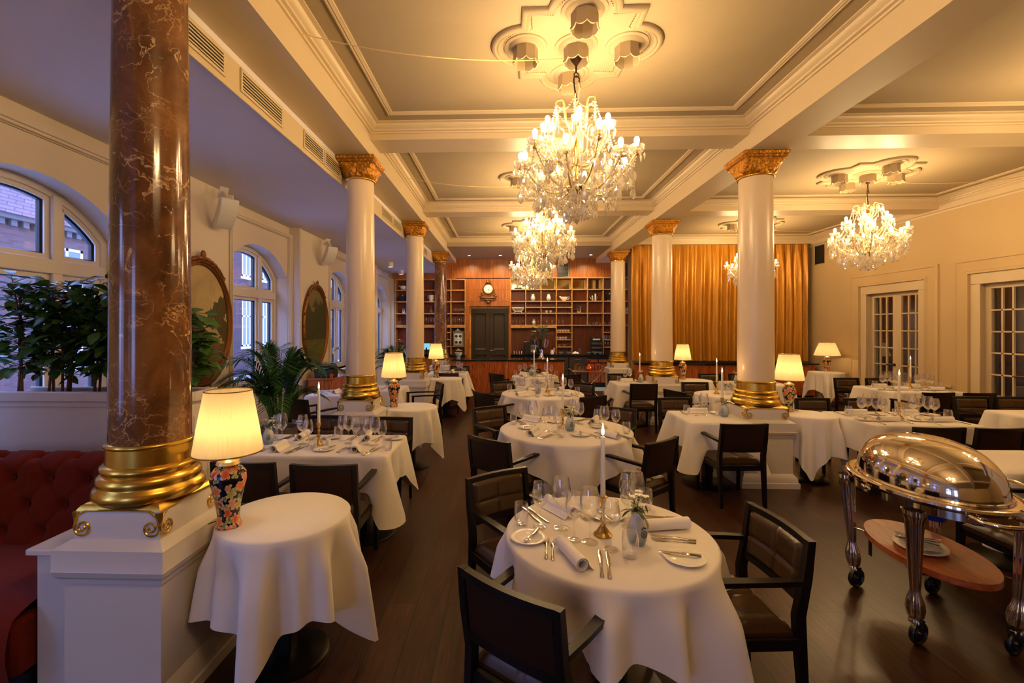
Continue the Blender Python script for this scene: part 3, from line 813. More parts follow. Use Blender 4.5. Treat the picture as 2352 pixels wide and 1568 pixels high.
    for k in range(24):
        a = 2*pi*k/24; p = pol(.43+.02*(k%2), -1.06-.05*(k%3), a); pend(*p, 1.35+.5*rr.random(), a+rr.random())
    for k in range(24):
        a = 2*pi*k/24+.1; p = pol(.28+.05*(k%2), -1.2-.03*(k%3), a); pend(*p, 1.35+.5*rr.random(), a+rr.random())
    for k in range(14):
        a = 2*pi*k/14; p = pol(.15, -1.24-.03*(k%2), a); pend(*p, 1.35, a)
    for k in range(14):
        a = 2*pi*k/14+.2; p = pol(.06+.03*(k%2), -1.3-.025*(k%3), a); pend(*p, 1.4, a)
    MB().sphere((0,0,-1.42), .03, 10, 7).tube([(0,0,-1.29),(0,0,-1.4)], .003, 4).build('crystal_ball', M['crystal'], t, 0)
    return t
CH = Kind(make_chandelier())
def clight(x, y, p):
    for k in range(6):
        a = .26+k*pi/3
        l = bpy.data.lights.new('bulb_glow', 'POINT'); l.energy = p/6; l.color = (1,.66,.31); l.shadow_soft_size = .05
        o = bpy.data.objects.new('bulb_glow', l); COL.objects.link(o)
        r = .27 if k % 2 else .45
        o.location = (x+r*cos(a), y+r*sin(a), CZ-(.66 if k % 2 else .82))
CHP = 102
chl = [(NX,CY[0],'large crystal chandelier hanging nearest in the central bay'),(NX,CY[1],'crystal chandelier hanging just behind and below the nearest one'),
       (NX,CY[2],'farthest crystal chandelier in front of the wooden shelves'),(AX,CY[1],'crystal chandelier hanging before the wall with white glazed doors'),
       (AX,CY[2],'crystal chandelier half hidden by the large cream column, before the gold curtain'),
       (AX,CY[0],'added crystal chandelier over the carving trolley, out of view, for warm light'),(NX,.45,'added crystal chandelier above the camera, out of view, lighting the foreground')]  # last two are added out of view to light the foreground
for i, (x, y, lb) in enumerate(chl):
    CH.at((x,y,CZ), [.2,.9,1.7,.5,2.2,.1,.7][i], lb, 'crystal chandeliers'); clight(x, y, CHP)
# wall cords that feed the chandeliers
for i, (p, q, sag, lb) in enumerate([((-1.6,3.36,3.97),(NX,CY[0],3.95),.1,'thin cable from the beam to the nearest chandelier'),((-1.6,6.6,3.97),(NX,CY[1],3.95),.1,'thin cable from the beam to the second chandelier'),((-1.6,9.9,3.97),(NX,CY[2],3.95),.1,'thin cable from the beam to the farthest central chandelier'),((7.62,6.6,3.93),(AX,CY[1],3.95),.1,'thin cable from the right wall to the chandelier by the doors'),((7.62,9.9,3.93),(AX,CY[2],3.95),.1,'thin cable from the right wall to the chandelier by the curtain')]):
    p = Vector(p); q = Vector(q)
    t = thing('hanging_cable', lb, 'cable', tuple(p), group='chandelier cables')
    d = q-p
    MB().tube([tuple(d*u-Vector((0,0,sag*4*u*(1-u)))) for u in [j/16 for j in range(17)]], .004, 5).build('wire', M['ivorygold'], t)
    MB().box(-.04,.02,-.03,.03,-.03,.03,.006).build('wall_plug', M['cardgrey'], t)

# ================================================================ vents, speakers, spots
def vent(w, h, n, horiz, mat, slat, back):
    t = thing('vent_grille', '', 'vent')
    MB().sweep(rect(-w/2,w/2,-h/2,h/2), [(0,0),(0,.010),(.008,.014),(.022,.008),(.022,0)]).build('frame', mat, t)
    mb = MB()
    for i in range(n):
        c = (-.5+(i+.5)/n)
        if horiz: mb.box(-w/2+.02,w/2-.02,c*(h-.05)-(h-.05)/n*.22,c*(h-.05)+(h-.05)/n*.22,.001,.007)
        else: mb.box(c*(w-.05)-(w-.05)/n*.22,c*(w-.05)+(w-.05)/n*.22,-h/2+.02,h/2-.02,.001,.007)
    mb.build('slats', slat, t); MB().box(-w/2+.01,w/2-.01,-h/2+.01,h/2-.01,-.004,.001).build('backing', M['blackplastic'], t)
    return t
VR = Kind(vent(.62,.17,5,True,M['trim'],M['trim'],0))
def orient(o, ax):      # ax: 'X' faces +X, '-X' faces -X, '-Y' faces -Y
    Mx = {'X': PYZ, '-X': Matrix(((0,0,-1,0),(-1,0,0,0),(0,1,0,0),(0,0,0,1))), '-Y': PXZ}[ax]
    o.rotation_euler = Mx.to_euler(); return o
for i, (y, lb) in enumerate([(2.75,'air grille on the bulkhead just past the marble column'),(3.55,'air grille on the bulkhead, second past the marble column'),(4.5,'air grille on the bulkhead, third past the marble column'),(5.0,'air grille on the bulkhead right before the cream column capital'),
                             (7.3,'air grille on the bulkhead past the first cream column, nearer of a pair'),(7.95,'air grille on the bulkhead past the first cream column, farther of a pair'),(10.7,'small air grille on the bulkhead near the far marble column')]):
    o = VR.at((-1.938,y,3.555), 0, lb, 'bulkhead air grilles', (.75,1,1) if i in (2,3,6) else None); orient(o, 'X')
v2 = vent(.40,.50,12,True,M['wall'],M['darkgrey'],0); tag(v2, 'square vent grille high on the right wall by the curtain'); v2.location = (XR-.002,11.55,3.57); orient(v2,'-X')

def make_speaker():
    t = thing('wall_speaker', '', 'speaker')
    def body(u, v):   # curved shell: u along height, v across
        a = -.75+1.5*u
        return None
    mb = MB(); n = 12; out = []
    for i in range(n+1):
        a = -.62+1.24*i/n; out.append((.30*cos(a)-.06, .42*sin(a)))
    inn = [(.16*cos(a)-.04, .36*sin(a)) for a in [-.62+1.24*i/n for i in range(n+1)]][::-1]
    mb.prism(out+inn, -.12, .12, Matrix(((1,0,0,0),(0,0,1,0),(0,1,0,0),(0,0,0,1))))
    b = mb.build('cabinet', M['white'], t)
    mb = MB(); o2 = [(p[0]+.006, p[1]*.97) for p in out]; o3 = [(p[0]-.002, p[1]*.97) for p in out[::-1]]
    mb.prism(o2+o3, -.11, .11, Matrix(((1,0,0,0),(0,0,1,0),(0,1,0,0),(0,0,0,1)))); mb.build('grille_cloth', M['cardgrey'], t)
    MB().box(-.13,-.11,-.06,.06,.10,.28,.004).box(-.12,.10,-.02,.02,.16,.22,.006).box(.05,.09,-.03,.03,.06,.22,.006).build('bracket', M['white'], t)
    return t
SPK = Kind(make_speaker())
for y, lb in ((5.28,'white curved wall speaker above the larger oval painting'),(8.38,'white curved wall speaker above the smaller oval painting')):
    o = SPK.at((WX+.13,y,3.17), 0, lb, 'wall speakers', .8); o.rotation_euler = (R(0), R(38), R(-38))
def make_spot():
    t = thing('ceiling_spot', '', 'spotlight')
    MB().lathe([(.001,0),(.075,0),(.075,-.11),(.06,-.115),(.055,-.10),(.05,-.09)], 20).build('housing', M['white'], t)
    MB().lathe([(.055,-.095),(.001,-.094)], 20).build('lamp', M['downlight'], t); return t
SPT = Kind(make_spot())
for x, y, lb in ((-3.0,11.6,'white ceiling spot over the window aisle, first from the window'),(-2.45,11.6,'white ceiling spot in the window aisle left of the far column'),(-3.1,13.2,'white ceiling spot close to the back shelves by the window'),(-2.05,13.3,'white ceiling spot close to the back shelves by the marble column')):
    SPT.at((x,y,AZ), 0, lb, 'aisle ceiling spots')
    l = bpy.data.lights.new('spot_glow','SPOT'); l.energy = 25; l.color = (1,.85,.62); l.spot_size = 1.6; l.spot_blend = .6; l.shadow_soft_size = .04
    o = bpy.data.objects.new('spot_glow', l); COL.objects.link(o); o.location = (x,y,AZ-.12)
# ================================================================ chairs
def post(mb, secs):
    """tapered bar of rectangular section: secs = [(x,y,z,wx,wy)]"""
    vs = []; fs = []
    for x, y, z, wx, wy in secs:
        vs += [(x-wx/2,y-wy/2,z),(x+wx/2,y-wy/2,z),(x+wx/2,y+wy/2,z),(x-wx/2,y+wy/2,z)]
    n = len(secs)
    for i in range(n-1):
        for k in range(4): fs.append((i*4+k, i*4+(k+1)%4, i*4+4+(k+1)%4, i*4+4+k))
    fs.append((3,2,1,0)); fs.append(tuple((n-1)*4+k for k in range(4)))
    mb.add(vs, fs); return mb
def back_y(x, z): return -.235-.045*max(0,(z-.45)/.37)-.028*(1-(x/.225)**2)*max(0,min(1,(z-.5)/.1))
def make_chair():
    t = thing('dining_chair', '', 'chair')
    def seat(u, v):
        x = (u-.5)*.425; y = (v-.5)*.44+.01
        e = min(u, 1-u, v, 1-v)
        h = min(1, e/.09)**.5
        g = .011*math.exp(-(x/.010)**2)+.011*math.exp(-((y-.01)/.010)**2)
        return (x, y, .425+h*.045-g*h+.012*h*(1-(x/.21)**2))
    MB().grid(seat, 27, 27).box(-.212,.212,-.21,.23,.40,.426).build('seat', M['leather'], t, 60)
    mb = MB().box(-.215,.215,.195,.225,.355,.41,.004).box(-.215,.215,-.245,-.215,.355,.41,.004)
    for s in (-1,1): mb.box(s*.2175-.014,s*.2175+.014,-.23,.21,.355,.41,.004)
    mb.build('seat_frame', M['black'], t)
    def pad(front):
        def f(u, v):
            x = (u-.5)*.385; z = .575+v*.222
            if front:
                e = min(u, 1-u, v, 1-v); h = min(1, e/.08)**.5
                g = .010*math.exp(-(x/.009)**2)+.010*math.exp(-((z-.675)/.009)**2)
                return (x, back_y(x, z)+.008+h*.026-g*h, z)
            return (x, back_y(x, z)-.010, z)
        return f
    MB().grid(pad(True), 27, 19).build('backrest', M['leather'], t, 60)
    MB().grid(pad(False), 9, 3).build('back_panel', M['backpanel'], t, 60)
    def rail(z0, z1, w):
        mb = MB(); vs = []; n = 10
        for i in range(n+1):
            x = -w+2*w*i/n
            for z in (z0, z1):
                y = back_y(x, (z0+z1)/2)
                vs += [(x,y-.016,z),(x,y+.016,z)]
        fs = []
        for i in range(n):
            a = i*4; b = a+4
            fs += [(a,b,b+2,a+2),(a+1,a+3,b+3,b+1),(a,a+1,b+1,b),(a+2,b+2,b+3,a+3)]
        fs += [(0,2,3,1),(n*4,n*4+1,n*4+3,n*4+2)]
        mb.add(vs, fs); return mb
    rail(.795,.825,.215).build('top_rail', M['black'], t, 40); rail(.545,.58,.2).build('bottom_rail', M['black'], t, 40)
    for s in (-1,1):
        x = s*.213
        post(MB(), [(x,-.262,0,.028,.030),(x,-.235,.42,.034,.046),(x,-.232,.5,.034,.046),(x,back_y(.21,.66),.66,.033,.040),(x,back_y(.21,.825),.826,.031,.033)]).build('leg', M['black'], t, 30)
        post(MB(), [(s*.219,.232,0,.026,.026),(s*.219,.215,.40,.034,.038),(s*.223,.213,.64,.028,.034)]).build('leg', M['black'], t, 30)
        mb = MB(); pts = [(s*.216,-.245,.645),(s*.224,-.12,.65),(s*.228,.06,.655),(s*.228,.235,.652)]
        vs = []; fs = []
        for (px, py, pz), w in zip(pts, (.030,.040,.046,.042)):
            vs += [(px-w/2,py,pz-.011),(px+w/2,py,pz-.011),(px+w/2,py,pz+.011),(px-w/2,py,pz+.011)]
        for i in range(3):
            for k in range(4): fs.append((i*4+k, i*4+(k+1)%4, i*4+4+(k+1)%4, i*4+4+k))
        fs += [(3,2,1,0),(12,13,14,15)]
        mb.add(vs, fs); mb.build('armrest', M['black'], t, 30)
    return t
CHR = Kind(make_chair())
CG = 'dark wood and leather dining armchairs'
for x, y, a, lb in [
 (.10,2.68,215,'brown leather armchair at the left of the nearest round table, padded back toward us'),
 (.17,1.86,-37,'nearest armchair, its plain dark back toward us, front left of the nearest round table'),
 (1.02,2.22,94,'armchair at the right of the nearest round table, glossy seat and padded back visible'),
 (-.05,5.12,214,'armchair behind left of the second round table, tan padded back toward us'),
 (.02,4.03,-39,'armchair front left of the second round table, plain back toward us'),
 (1.10,4.02,40,'armchair front right of the second round table, plain back toward us'),
 (1.13,5.08,151,'armchair behind right of the second round table, padded back lit blue'),
 (-.12,6.68,-51,'armchair front left of the third round table, dark back toward us'),
 (.06,7.62,208,'armchair behind left of the third round table, olive padded back'),
 (1.02,6.44,31,'armchair front right of the third round table, dark back toward us'),
 (1.09,7.52,140,'armchair behind right of the third round table, padded back toward us'),
 (.0,9.40,-50,'armchair left of the farthest central table before the bar'),
 (1.12,9.32,40,'armchair right of the farthest central table before the bar'),
 (.55,10.15,180,'armchair behind the farthest central table, against the bar'),
 (-1.81,3.36,-2,'armchair half hidden by the nearest lampshade, back toward us'),
 (-1.25,3.33,1,'armchair in front of the long window side table, whole plain back visible'),
 (-1.86,4.46,178,'armchair behind the long window side table, left one, sheen of blue light'),
 (-1.21,4.40,179,'armchair behind the long window side table, right one'),
 (-1.40,7.55,112,'armchair beside the second marble pedestal lamp table, blue lit padded back'),
 (-1.20,9.58,-4,'armchair before the far window side table by the third lamp'),
 (-1.15,10.80,180,'armchair behind the far window side table, near the bar'),
 (-2.62,6.12,-30,'dark armchair between the palm and the table by the windows'),
 (2.28,4.76,2,'armchair before the small square table, whole back and legs visible'),
 (2.25,5.84,186,'armchair behind the small square table beside the nearest right column'),
 (2.74,6.92,-70,'armchair left of the bare round table with a brass candlestick'),
 (3.21,7.60,182,'armchair behind the bare round table, padded back toward us'),
 (2.26,7.92,2,'armchair before the farther square table at the second right column'),
 (2.27,9.02,182,'armchair behind the farther square table, at the far column'),
 (4.12,9.10,182,'armchair by the low panelled wall under the curtain, left one'),
 (4.72,9.10,182,'armchair by the low panelled wall under the curtain, right one'),
 (4.03,5.86,182,'armchair behind the long laid table on the right, left one'),
 (4.66,5.86,180,'armchair behind the long laid table on the right, right one'),
 (6.30,8.38,182,'armchair behind the long table near the white doors, left one'),
 (6.86,8.36,185,'armchair behind the long table near the white doors, right one'),
 (6.17,7.02,3,'armchair before the long table near the white doors, left one'),
 (6.73,7.00,2,'armchair before the long table near the white doors, right one'),
 (6.25,6.08,177,'armchair behind the bare table at the right edge, padded brown back'),
 (6.78,6.06,177,'armchair behind the bare table at the right edge, cut by the picture edge'),
 (4.03,4.66,-1,'armchair before the long laid table on the right, left one behind the silver dome'),
 (4.55,4.64,2,'armchair before the long laid table on the right, right one above the dome'),
 (3.30,2.98,90,'armchair half hidden behind the carving trolley')]:
    CHR.at((x,y,0), R(a), lb, CG)

# ================================================================ tables and cloths
TZ = .75
def cloth(name, label, outline, drops, flares, folds, loc, rz=0, rows=11, seed=0):
    n = len(outline); P = [Vector(p) for p in outline]; vs = []; fs = []
    nor = []
    for i in range(n):
        d = (P[(i+1)%n]-P[i-1]).normalized(); nor.append(Vector((d.y,-d.x)))
    vs.append((0,0,TZ+.004)); ring0 = 1
    for f in (.5,.985):
        for p in P: vs.append((p.x*f, p.y*f, TZ+.004))
    rr = random.Random(seed); ph = rr.random()*6
    for r in range(rows):
        t = r/(rows-1)
        for i in range(n):
            L = drops[i]; tt = t**1.15
            off = .006+flares[i]*tt+folds[i]*(min(1,t*2.4)**1.3)*(.45+.55*t)
            z = TZ-.006-L*tt*(1-.06*abs(flares[i]))
            q = P[i]+nor[i]*off
            vs.append((q.x, q.y, max(.012, z)))
    for i in range(n):
        j = (i+1)%n; fs.append((0,1+i,1+j))
        for r in range(rows+1):
            a = 1+r*n; fs.append((a+i, a+n+i, a+n+j, a+j))
    mb = MB(); mb.add(vs, fs)
    o = mb.build(name, M['cloth'], None, 180)
    o.location = loc; o.rotation_euler = (0,0,rz)
    return tag(o, label, 'tablecloth', 'white tablecloths')
def round_cloth(label, x, y, r, s, rot, seed):
    n = 200; rr = random.Random(seed); outl = []; dr = []; fl = []; fo = []
    ph = [rr.random()*6.28 for _ in range(4)]; am = [rr.uniform(.6,1.2) for _ in range(4)]
    nf = 8 if r < .45 else 10
    FO = [(2*pi*(q+rr.uniform(-.28,.28))/nf, rr.uniform(.06,.125), rr.uniform(.10,.19)*(1 if r < .45 else .8)) for q in range(nf)]
    for i in range(n):
        a = 2*pi*i/n; outl.append((r*cos(a), r*sin(a)))
        b = a-rot
        dist = s/max(abs(cos(b)), abs(sin(b)))
        L = min(dist, s*1.36)-r
        dr.append(min(L, .735))
        dg = abs(((b-pi/4) % (pi/2))); dg = min(dg, pi/2-dg)   # angle to nearest corner
        ci = int(((b) % (2*pi))/(pi/2)) % 4
        f = am[ci]*(.12*math.exp(-(dg/.15)**2)-.035*math.exp(-((dg-.33)/.1)**2)+.05*math.exp(-((dg-.6)/.13)**2)*(1 if rr.random() > -1 else 0))
        f += -.045+sum(A*math.exp(-((((a-c0+pi) % (2*pi))-pi)/wd)**2) for c0, A, wd in FO)
        fo.append(f); fl.append(.03)
    return cloth('tablecloth', label, outl, dr, fl, fo, (x,y,0), 0, 12, seed)
def rect_cloth(label, x0, x1, y0, y1, d, seed, dd=None):
    a, b = (x1-x0)/2, (y1-y0)/2; rr = random.Random(seed); pts = []; rc = .012
    per = []
    def side(p, q, m):
        for i in range(m): per.append((p[0]+(q[0]-p[0])*i/m, p[1]+(q[1]-p[1])*i/m))
    cs = [(a,-b),(a,b),(-a,b),(-a,-b)]
    for k in range(4):
        p, q = cs[k], cs[(k+1)%4]; dx = (q[0]-p[0]); dy = (q[1]-p[1]); L = hypot(dx,dy); ux, uy = dx/L, dy/L
        m = max(8, int(L/.03))
        px, py = -uy, ux
        st = (p[0]+ux*rc, p[1]+uy*rc); en = (q[0]-ux*rc, q[1]-uy*rc)
        side(st, en, m); per.append(en)
        cx, cy = q[0]-ux*rc+px*rc, q[1]-uy*rc+py*rc
        a0 = atan2(en[1]-cy, en[0]-cx)
        for i in range(1,8): per.append((cx+rc*cos(a0+pi/2*i/8), cy+rc*sin(a0+pi/2*i/8)))
    ph = [rr.random()*6 for _ in range(3)]; dr = []; fl = []; fo = []
    am = [rr.uniform(.7,1.2) for _ in range(4)]
    for p in per:
        dc = 9; ci = 0
        for k, c in enumerate(cs):
            q = hypot(p[0]-c[0], p[1]-c[1])
            if q < dc: dc = q; ci = k
        e = math.exp(-(dc/.07)**2); w = math.exp(-((dc-.17)/.06)**2)
        dr.append(min(.72, (d-.08)*(1+.80*math.exp(-(dc/.115)**1.5)-.04*w))); fl.append(.012+.13*math.exp(-(dc/.10)**2)*am[ci])
        s = p[0]+p[1]*1.7
        fo.append(.020*cos(s*7+ph[0])*(1-e)+.030*(abs(sin(s*8+ph[1]))**.7-.5)*(1-e)-.02*w)
    return cloth('tablecloth', label, per, dr, fl, fo, ((x0+x1)/2,(y0+y1)/2,0), 0, 10, seed)
def table(label, x, y, r=None, w=None, d=None):
    t = thing('dining_table', label, 'table', (x,y,0), group='tables under white cloths')
    mb = MB()
    if r: mb.lathe([(.001,TZ-.03),(r-.01,TZ-.03),(r-.004,TZ-.015),(r-.008,TZ-.002),(.001,TZ-.002)], 48)
    else: mb.box(-w/2+.006,w/2-.006,-d/2+.006,d/2-.006,TZ-.03,TZ-.002,.004)
    mb.build('tabletop', M['black'], t)
    xs = [0] if (r or w < 1) else [-w*.27, w*.27]
    br = .22 if (r and r < .4) else .27
    for cx in xs:
        MB().box(cx-.045,cx+.045,-.045,.045,.02,TZ-.03,.004).build('pedestal', M['black'], t)
        MB().lathe([(.001,0),(br,0),(br,.012),(br-.02,.02),(.06,.026),(.001,.026)], 48, (cx,0,0)).build('base', M['steel'], t)
    return t
RT = [('nearest round table, laid for three, tall candle on it',.49,2.235,.49,.75,1.52,11),
      ('second round table of the central row, four armchairs around it',.575,4.52,.64,.89,.785,12),
      ('third round table of the central row, laid with blue grey vase',.54,6.99,.62,.84,.6,13),
      ('farthest round table of the central row, close to the bar',.575,9.5,.47,.70,.4,14)]
for lb, x, y, r, s, rot, sd in RT:
    table(lb.split(',')[0]+' under a white cloth', x, y, r); round_cloth('white cloth on the '+lb, x, y, r, s, rot, sd)
LT = [('nearest small round lamp table at the marble column',-1.185,2.40,.325,.72,.785,21),
      ('second small round lamp table on the window side',-1.215,5.74,.32,.70,.70,22),
      ('third small round lamp table, toward the bar',-1.23,9.02,.32,.70,.5,23),
      ('small round lamp table behind the nearest right pedestal',3.47,5.40,.29,.70,.35,24),
      ('small round lamp table beside the second right column',3.57,8.82,.32,.70,.6,25),
      ('small round lamp table in the far right corner',7.22,10.55,.34,.72,.3,26),
      ('bare round table with brass candlestick behind the square table',3.26,6.98,.40,.80,.7,27)]
for lb, x, y, r, s, rot, sd in LT:
    table(lb+' under its cloth', x, y, r); round_cloth('white cloth draped on the '+lb, x, y, r, s, rot, sd)
QT = [('long window side table laid for four',-2.2,-.94,3.50,4.20,.36,31),
      ('table by the windows behind the second lamp',-2.55,-1.72,7.2,7.85,.34,32),
      ('table in the window aisle between palm and column',-2.98,-2.18,6.62,7.2,.36,33),
      ('far window side table by the third lamp',-1.75,-.90,9.86,10.45,.34,34),
      ('small square table beside the nearest right column',1.93,2.57,4.85,5.56,.36,35),
      ('small square table beside the second right column',1.93,2.57,8.02,8.68,.34,36),
      ('table with vase below the gold curtain',3.98,4.95,8.05,8.72,.36,37),
      ('long laid table on the right behind the silver dome',3.76,4.86,4.78,5.58,.38,38),
      ('long laid table near the white glazed doors',6.0,7.1,7.27,8.1,.38,39),
      ('bare table at the right picture edge',5.82,7.0,5.05,5.75,.36,40),
      ('bare white table partly hidden by the trolley dome',3.42,4.2,3.24,3.85,.36,41)]
for lb, x0, x1, y0, y1, d, sd in QT:
    table(lb+' under its cloth', (x0+x1)/2, (y0+y1)/2, None, x1-x0, y1-y0); rect_cloth('white cloth hanging from the '+lb, x0, x1, y0, y1, d, sd)

# ================================================================ table lamps
def make_lamp(rb, rt, h, zb):
    t = thing('table_lamp', '', 'lamp')
    MB().lathe([(.001,0),(.058,0),(.06,.008),(.052,.03),(.05,.06),(.058,.12),(.074,.19),(.083,.235),(.08,.27),(.062,.295),(.05,.302),(.047,.31),(.001,.312)], 36, sy=.86).build('vase_base', M['floral'], t, 60)
    MB().lathe([(.05,.31),(.056,.315),(.05,.33),(.02,.345),(.012,.36),(.011,zb+.05),(.001,zb+.05)], 24).build('neck', M['ivorygold'], t)
    n = 96
    def sh(u, v):
        a = u*2*pi; r = rb+(rt-rb)*v+.0022*cos(48*a)*(.3+.7*sin(pi*v))
        return (r*cos(a), r*sin(a), zb+h*v)
    s = MB().grid(sh, 192, 7, cu=True).build('lamp_shade', M['shade'], t, 180)
    MB().tube([(rb*cos(a),rb*sin(a),zb) for a in [2*pi*i/48 for i in range(48)]], .0035, 6, closed=True).build('bottom_trim', M['brass'], s)
    MB().tube([(rt*cos(a),rt*sin(a),zb+h) for a in [2*pi*i/48 for i in range(48)]], .003, 6, closed=True).build('top_trim', M['brass'], s)
    MB().sphere((0,0,zb+.11), .028, 12, 8).build('bulb', M['bulb'], t, 60)
    MB().tube([(0,.055,.012),(-.05,.09,.004),(-.10,.06,.002),(-.14,.04,.004)], .003, 5).build('power_cord', M['blackplastic'], t)
    return t
LA = Kind(make_lamp(.158,.106,.305,.375)); LB = Kind(make_lamp(.262,.15,.30,.36))
def lamp_light(x, y, z, e):
    l = bpy.data.lights.new('lamp_glow','POINT'); l.energy = e; l.color = (1,.70,.36); l.shadow_soft_size = .03
    o = bpy.data.objects.new('lamp_glow', l); COL.objects.link(o); o.location = (x,y,z)
LMP = 5.5
for x, y, rz, lb in [(-1.40,2.24,.5,'largest, nearest table lamp with floral vase base, by the marble column'),(-1.43,5.70,1.3,'table lamp with floral vase base at the first cream column on the left'),
                     (-1.44,9.18,2.6,'small far table lamp by the third column, toward the bar'),(3.365,5.55,4.1,'table lamp with floral vase base behind the nearest right column'),
                     (3.40,8.94,5.2,'table lamp with floral base in front of the gold curtain')]:
    LA.at((x,y,TZ+.006), rz, lb, 'table lamps with floral vase bases'); lamp_light(x, y, TZ+.50, LMP)
LB.at((7.34,10.9-.2,TZ+.006), 0, 'table lamp with a wide flat shade in the far right corner', 'table lamps with floral vase bases'); lamp_light(7.34,10.7,TZ+.46,LMP)

# ================================================================ carving trolley
def make_trolley():
    t = thing('carving_trolley', 'silver carving trolley with domed lid and wooden shelf', 'trolley')
    a, b, zr = .47, .335, .82
    el = lambda f, g=0: [((a*f+g)*cos(q), (b*f+g)*sin(q)) for q in [2*pi*i/72 for i in range(72)]]
    tray = MB().sweep(el(1), [(0,zr-.075),(-.012,zr-.07),(-.012,zr-.03),(0,zr-.022),(-.018,zr-.012),(-.016,zr),(.01,zr+.01),(.03,zr+.004),(.04,zr-.02),(.02,zr-.075)])
    tray.prism(el(.96), zr-.075, zr-.03); tray.build('tray', M['chrome'], t, 50)
    def dome(u, v):
        q = 2*pi*u; w = v*pi/2
        k = cos(w)**.78; h = sin(w)**.92
        return ((a-.045)*k*cos(q)+.0*h, (b-.04)*k*sin(q), zr+.004+.27*h)
    dm = MB().grid(dome, 96, 28, cu=True).build('domed_lid', M['chrome'], t, 180)
    MB().sweep(el(1,-.035), [(0,zr),(-.006,zr+.006),(0,zr+.016),(.008,zr+.008)]).build('lid_rim', M['chrome'], dm, 60)
    # handle bar on the lid and push handle
    MB().tube([(-.38,-.19,zr+.04),(-.42,-.24,zr+.05),(-.30,-.335,zr+.055),(-.1,-.375,zr+.055),(-.02,-.345,zr+.045)], .009, 8).build('lid_handle', M['chrome'], dm, 60)
    mb = MB().tube([(-.40,.10,zr-.035),(-.56,.12,zr-.03),(-.60,.06,zr-.03),(-.60,-.06,zr-.03),(-.56,-.12,zr-.03),(-.40,-.10,zr-.035)], .012, 8)
    mb.build('push_handle', M['chrome'], t, 60)
    for k in range(5):
        q = 2*pi*k/5+.4; x, y = (a+.014)*cos(q), (b+.014)*sin(q)
        mb = MB()
        for sg in (-1,1): mb.tube([(x+sg*.035*(-sin(q))*f+.004*cos(q), y+sg*.035*cos(q)*f, zr-.045+.01*sin(f*3)) for f in (0,.4,.8,1.1)], [.007,.010,.007,.003], 6)
        mb.sphere((x,y,zr-.045), .011, 8, 6); mb.build('scroll_ornament', M['chrome'], t, 60)
    for sx in (-1,1):
        for sy in (-1,1):
            x, y = sx*.285, sy*.235
            lg = thing_part('leg', t)
            ox, oy = sx*.03, sy*.025
            mb = MB()
            prof = [(.046,.75),(.05,.72),(.04,.69),(.036,.6),(.03,.45),(.025,.34),(.022,.30),(.026,.28),(.038,.24),(.042,.20),(.034,.155),(.022,.14),(.028,.13),(.03,.12),(.001,.118)]
            def fl(u, v):
                f = v*(len(prof)-1); i = min(int(f), len(prof)-2); w = f-i
                r = prof[i][0]*(1-w)+prof[i+1][0]*w; z = prof[i][1]*(1-w)+prof[i+1][1]*w
                q = u*2*pi; r *= 1+.10*cos(8*q)
                return (x+ox*(z-.12)/.63+r*cos(q), y+oy*(z-.12)/.63+r*sin(q), z)
            MB().grid(fl, 64, 43, cu=True).build('fluted_post', M['chrome'], lg, 60)
            wf = Matrix.Translation((x-.004,y-.012*sy,0)) @ Matrix.Rotation(R(28),4,'Z')
            MB().box(-.026,-.019,-.012,.012,.05,.132,.002,M=wf).box(.019,.026,-.012,.012,.05,.132,.002,M=wf).box(-.026,.026,-.014,.014,.130,.140,.002,M=wf).build('fork', M['steel'], lg)
            wm = Matrix.Translation((x-.004,y-.012*sy,.064)) @ Matrix.Rotation(R(28),4,'Z') @ Matrix.Rotation(R(90),4,'Y')
            wh = MB().lathe([(.001,-.010),(.030,-.013),(.036,-.006),(.046,-.006),(.052,-.014),(.060,-.013),(.064,-.007),(.064,.007),(.060,.013),(.052,.014),(.046,.006),(.036,.006),(.030,.013),(.001,.010)], 28, M=wm)
            wh.mat(1).lathe([(.001,-.018),(.011,-.018),(.011,.018),(.001,.018)], 12, M=wm)
            wh.build('wheel', [M['blackplastic'], M['chrome']], lg, 40)
    sh = MB(); pr = [((.41)*cos(q)*(1 if True else 1), .245*sin(q)) for q in [2*pi*i/64 for i in range(64)]]
    sh.prism(pr, .385, .42)
    s = sh.build('wooden_shelf', M['boardwood'], t, 40)
    mb = MB()
    for sx in (-1,1):
        for sy in (-1,1): mb.tube([(sx*.287,sy*.238,.40),(sx*.2,sy*.17,.395)], .006, 6)
    mb.build('shelf_bracket', M['chrome'], t, 60)
    for (x, y) in ((-.1,.02),(-.12,-.17)):
        MB().lathe([(.001,zr-.19),(.05,zr-.19),(.052,zr-.185),(.052,zr-.08),(.001,zr-.08)], 24, (x,y,0)).build('burner_can', M['blue'], t)
    MB().box(-.2,.2,.10,.16,.335,.385,.012).build('fuel_box', M['redplastic'], t)
    MB().box(-.19,.19,.159,.164,.35,.372,.002).box(-.12,-.10,.158,.168,.335,.385).box(.1,.12,.158,.168,.335,.385).build('metal_rail', M['greymetal'], t)
    MB().box(.215,.245,.165,.172,.24,.39,.002).build('strap', M['blackplastic'], t)
    return t
put(make_trolley(), (2.54,2.85,0), 1.42)

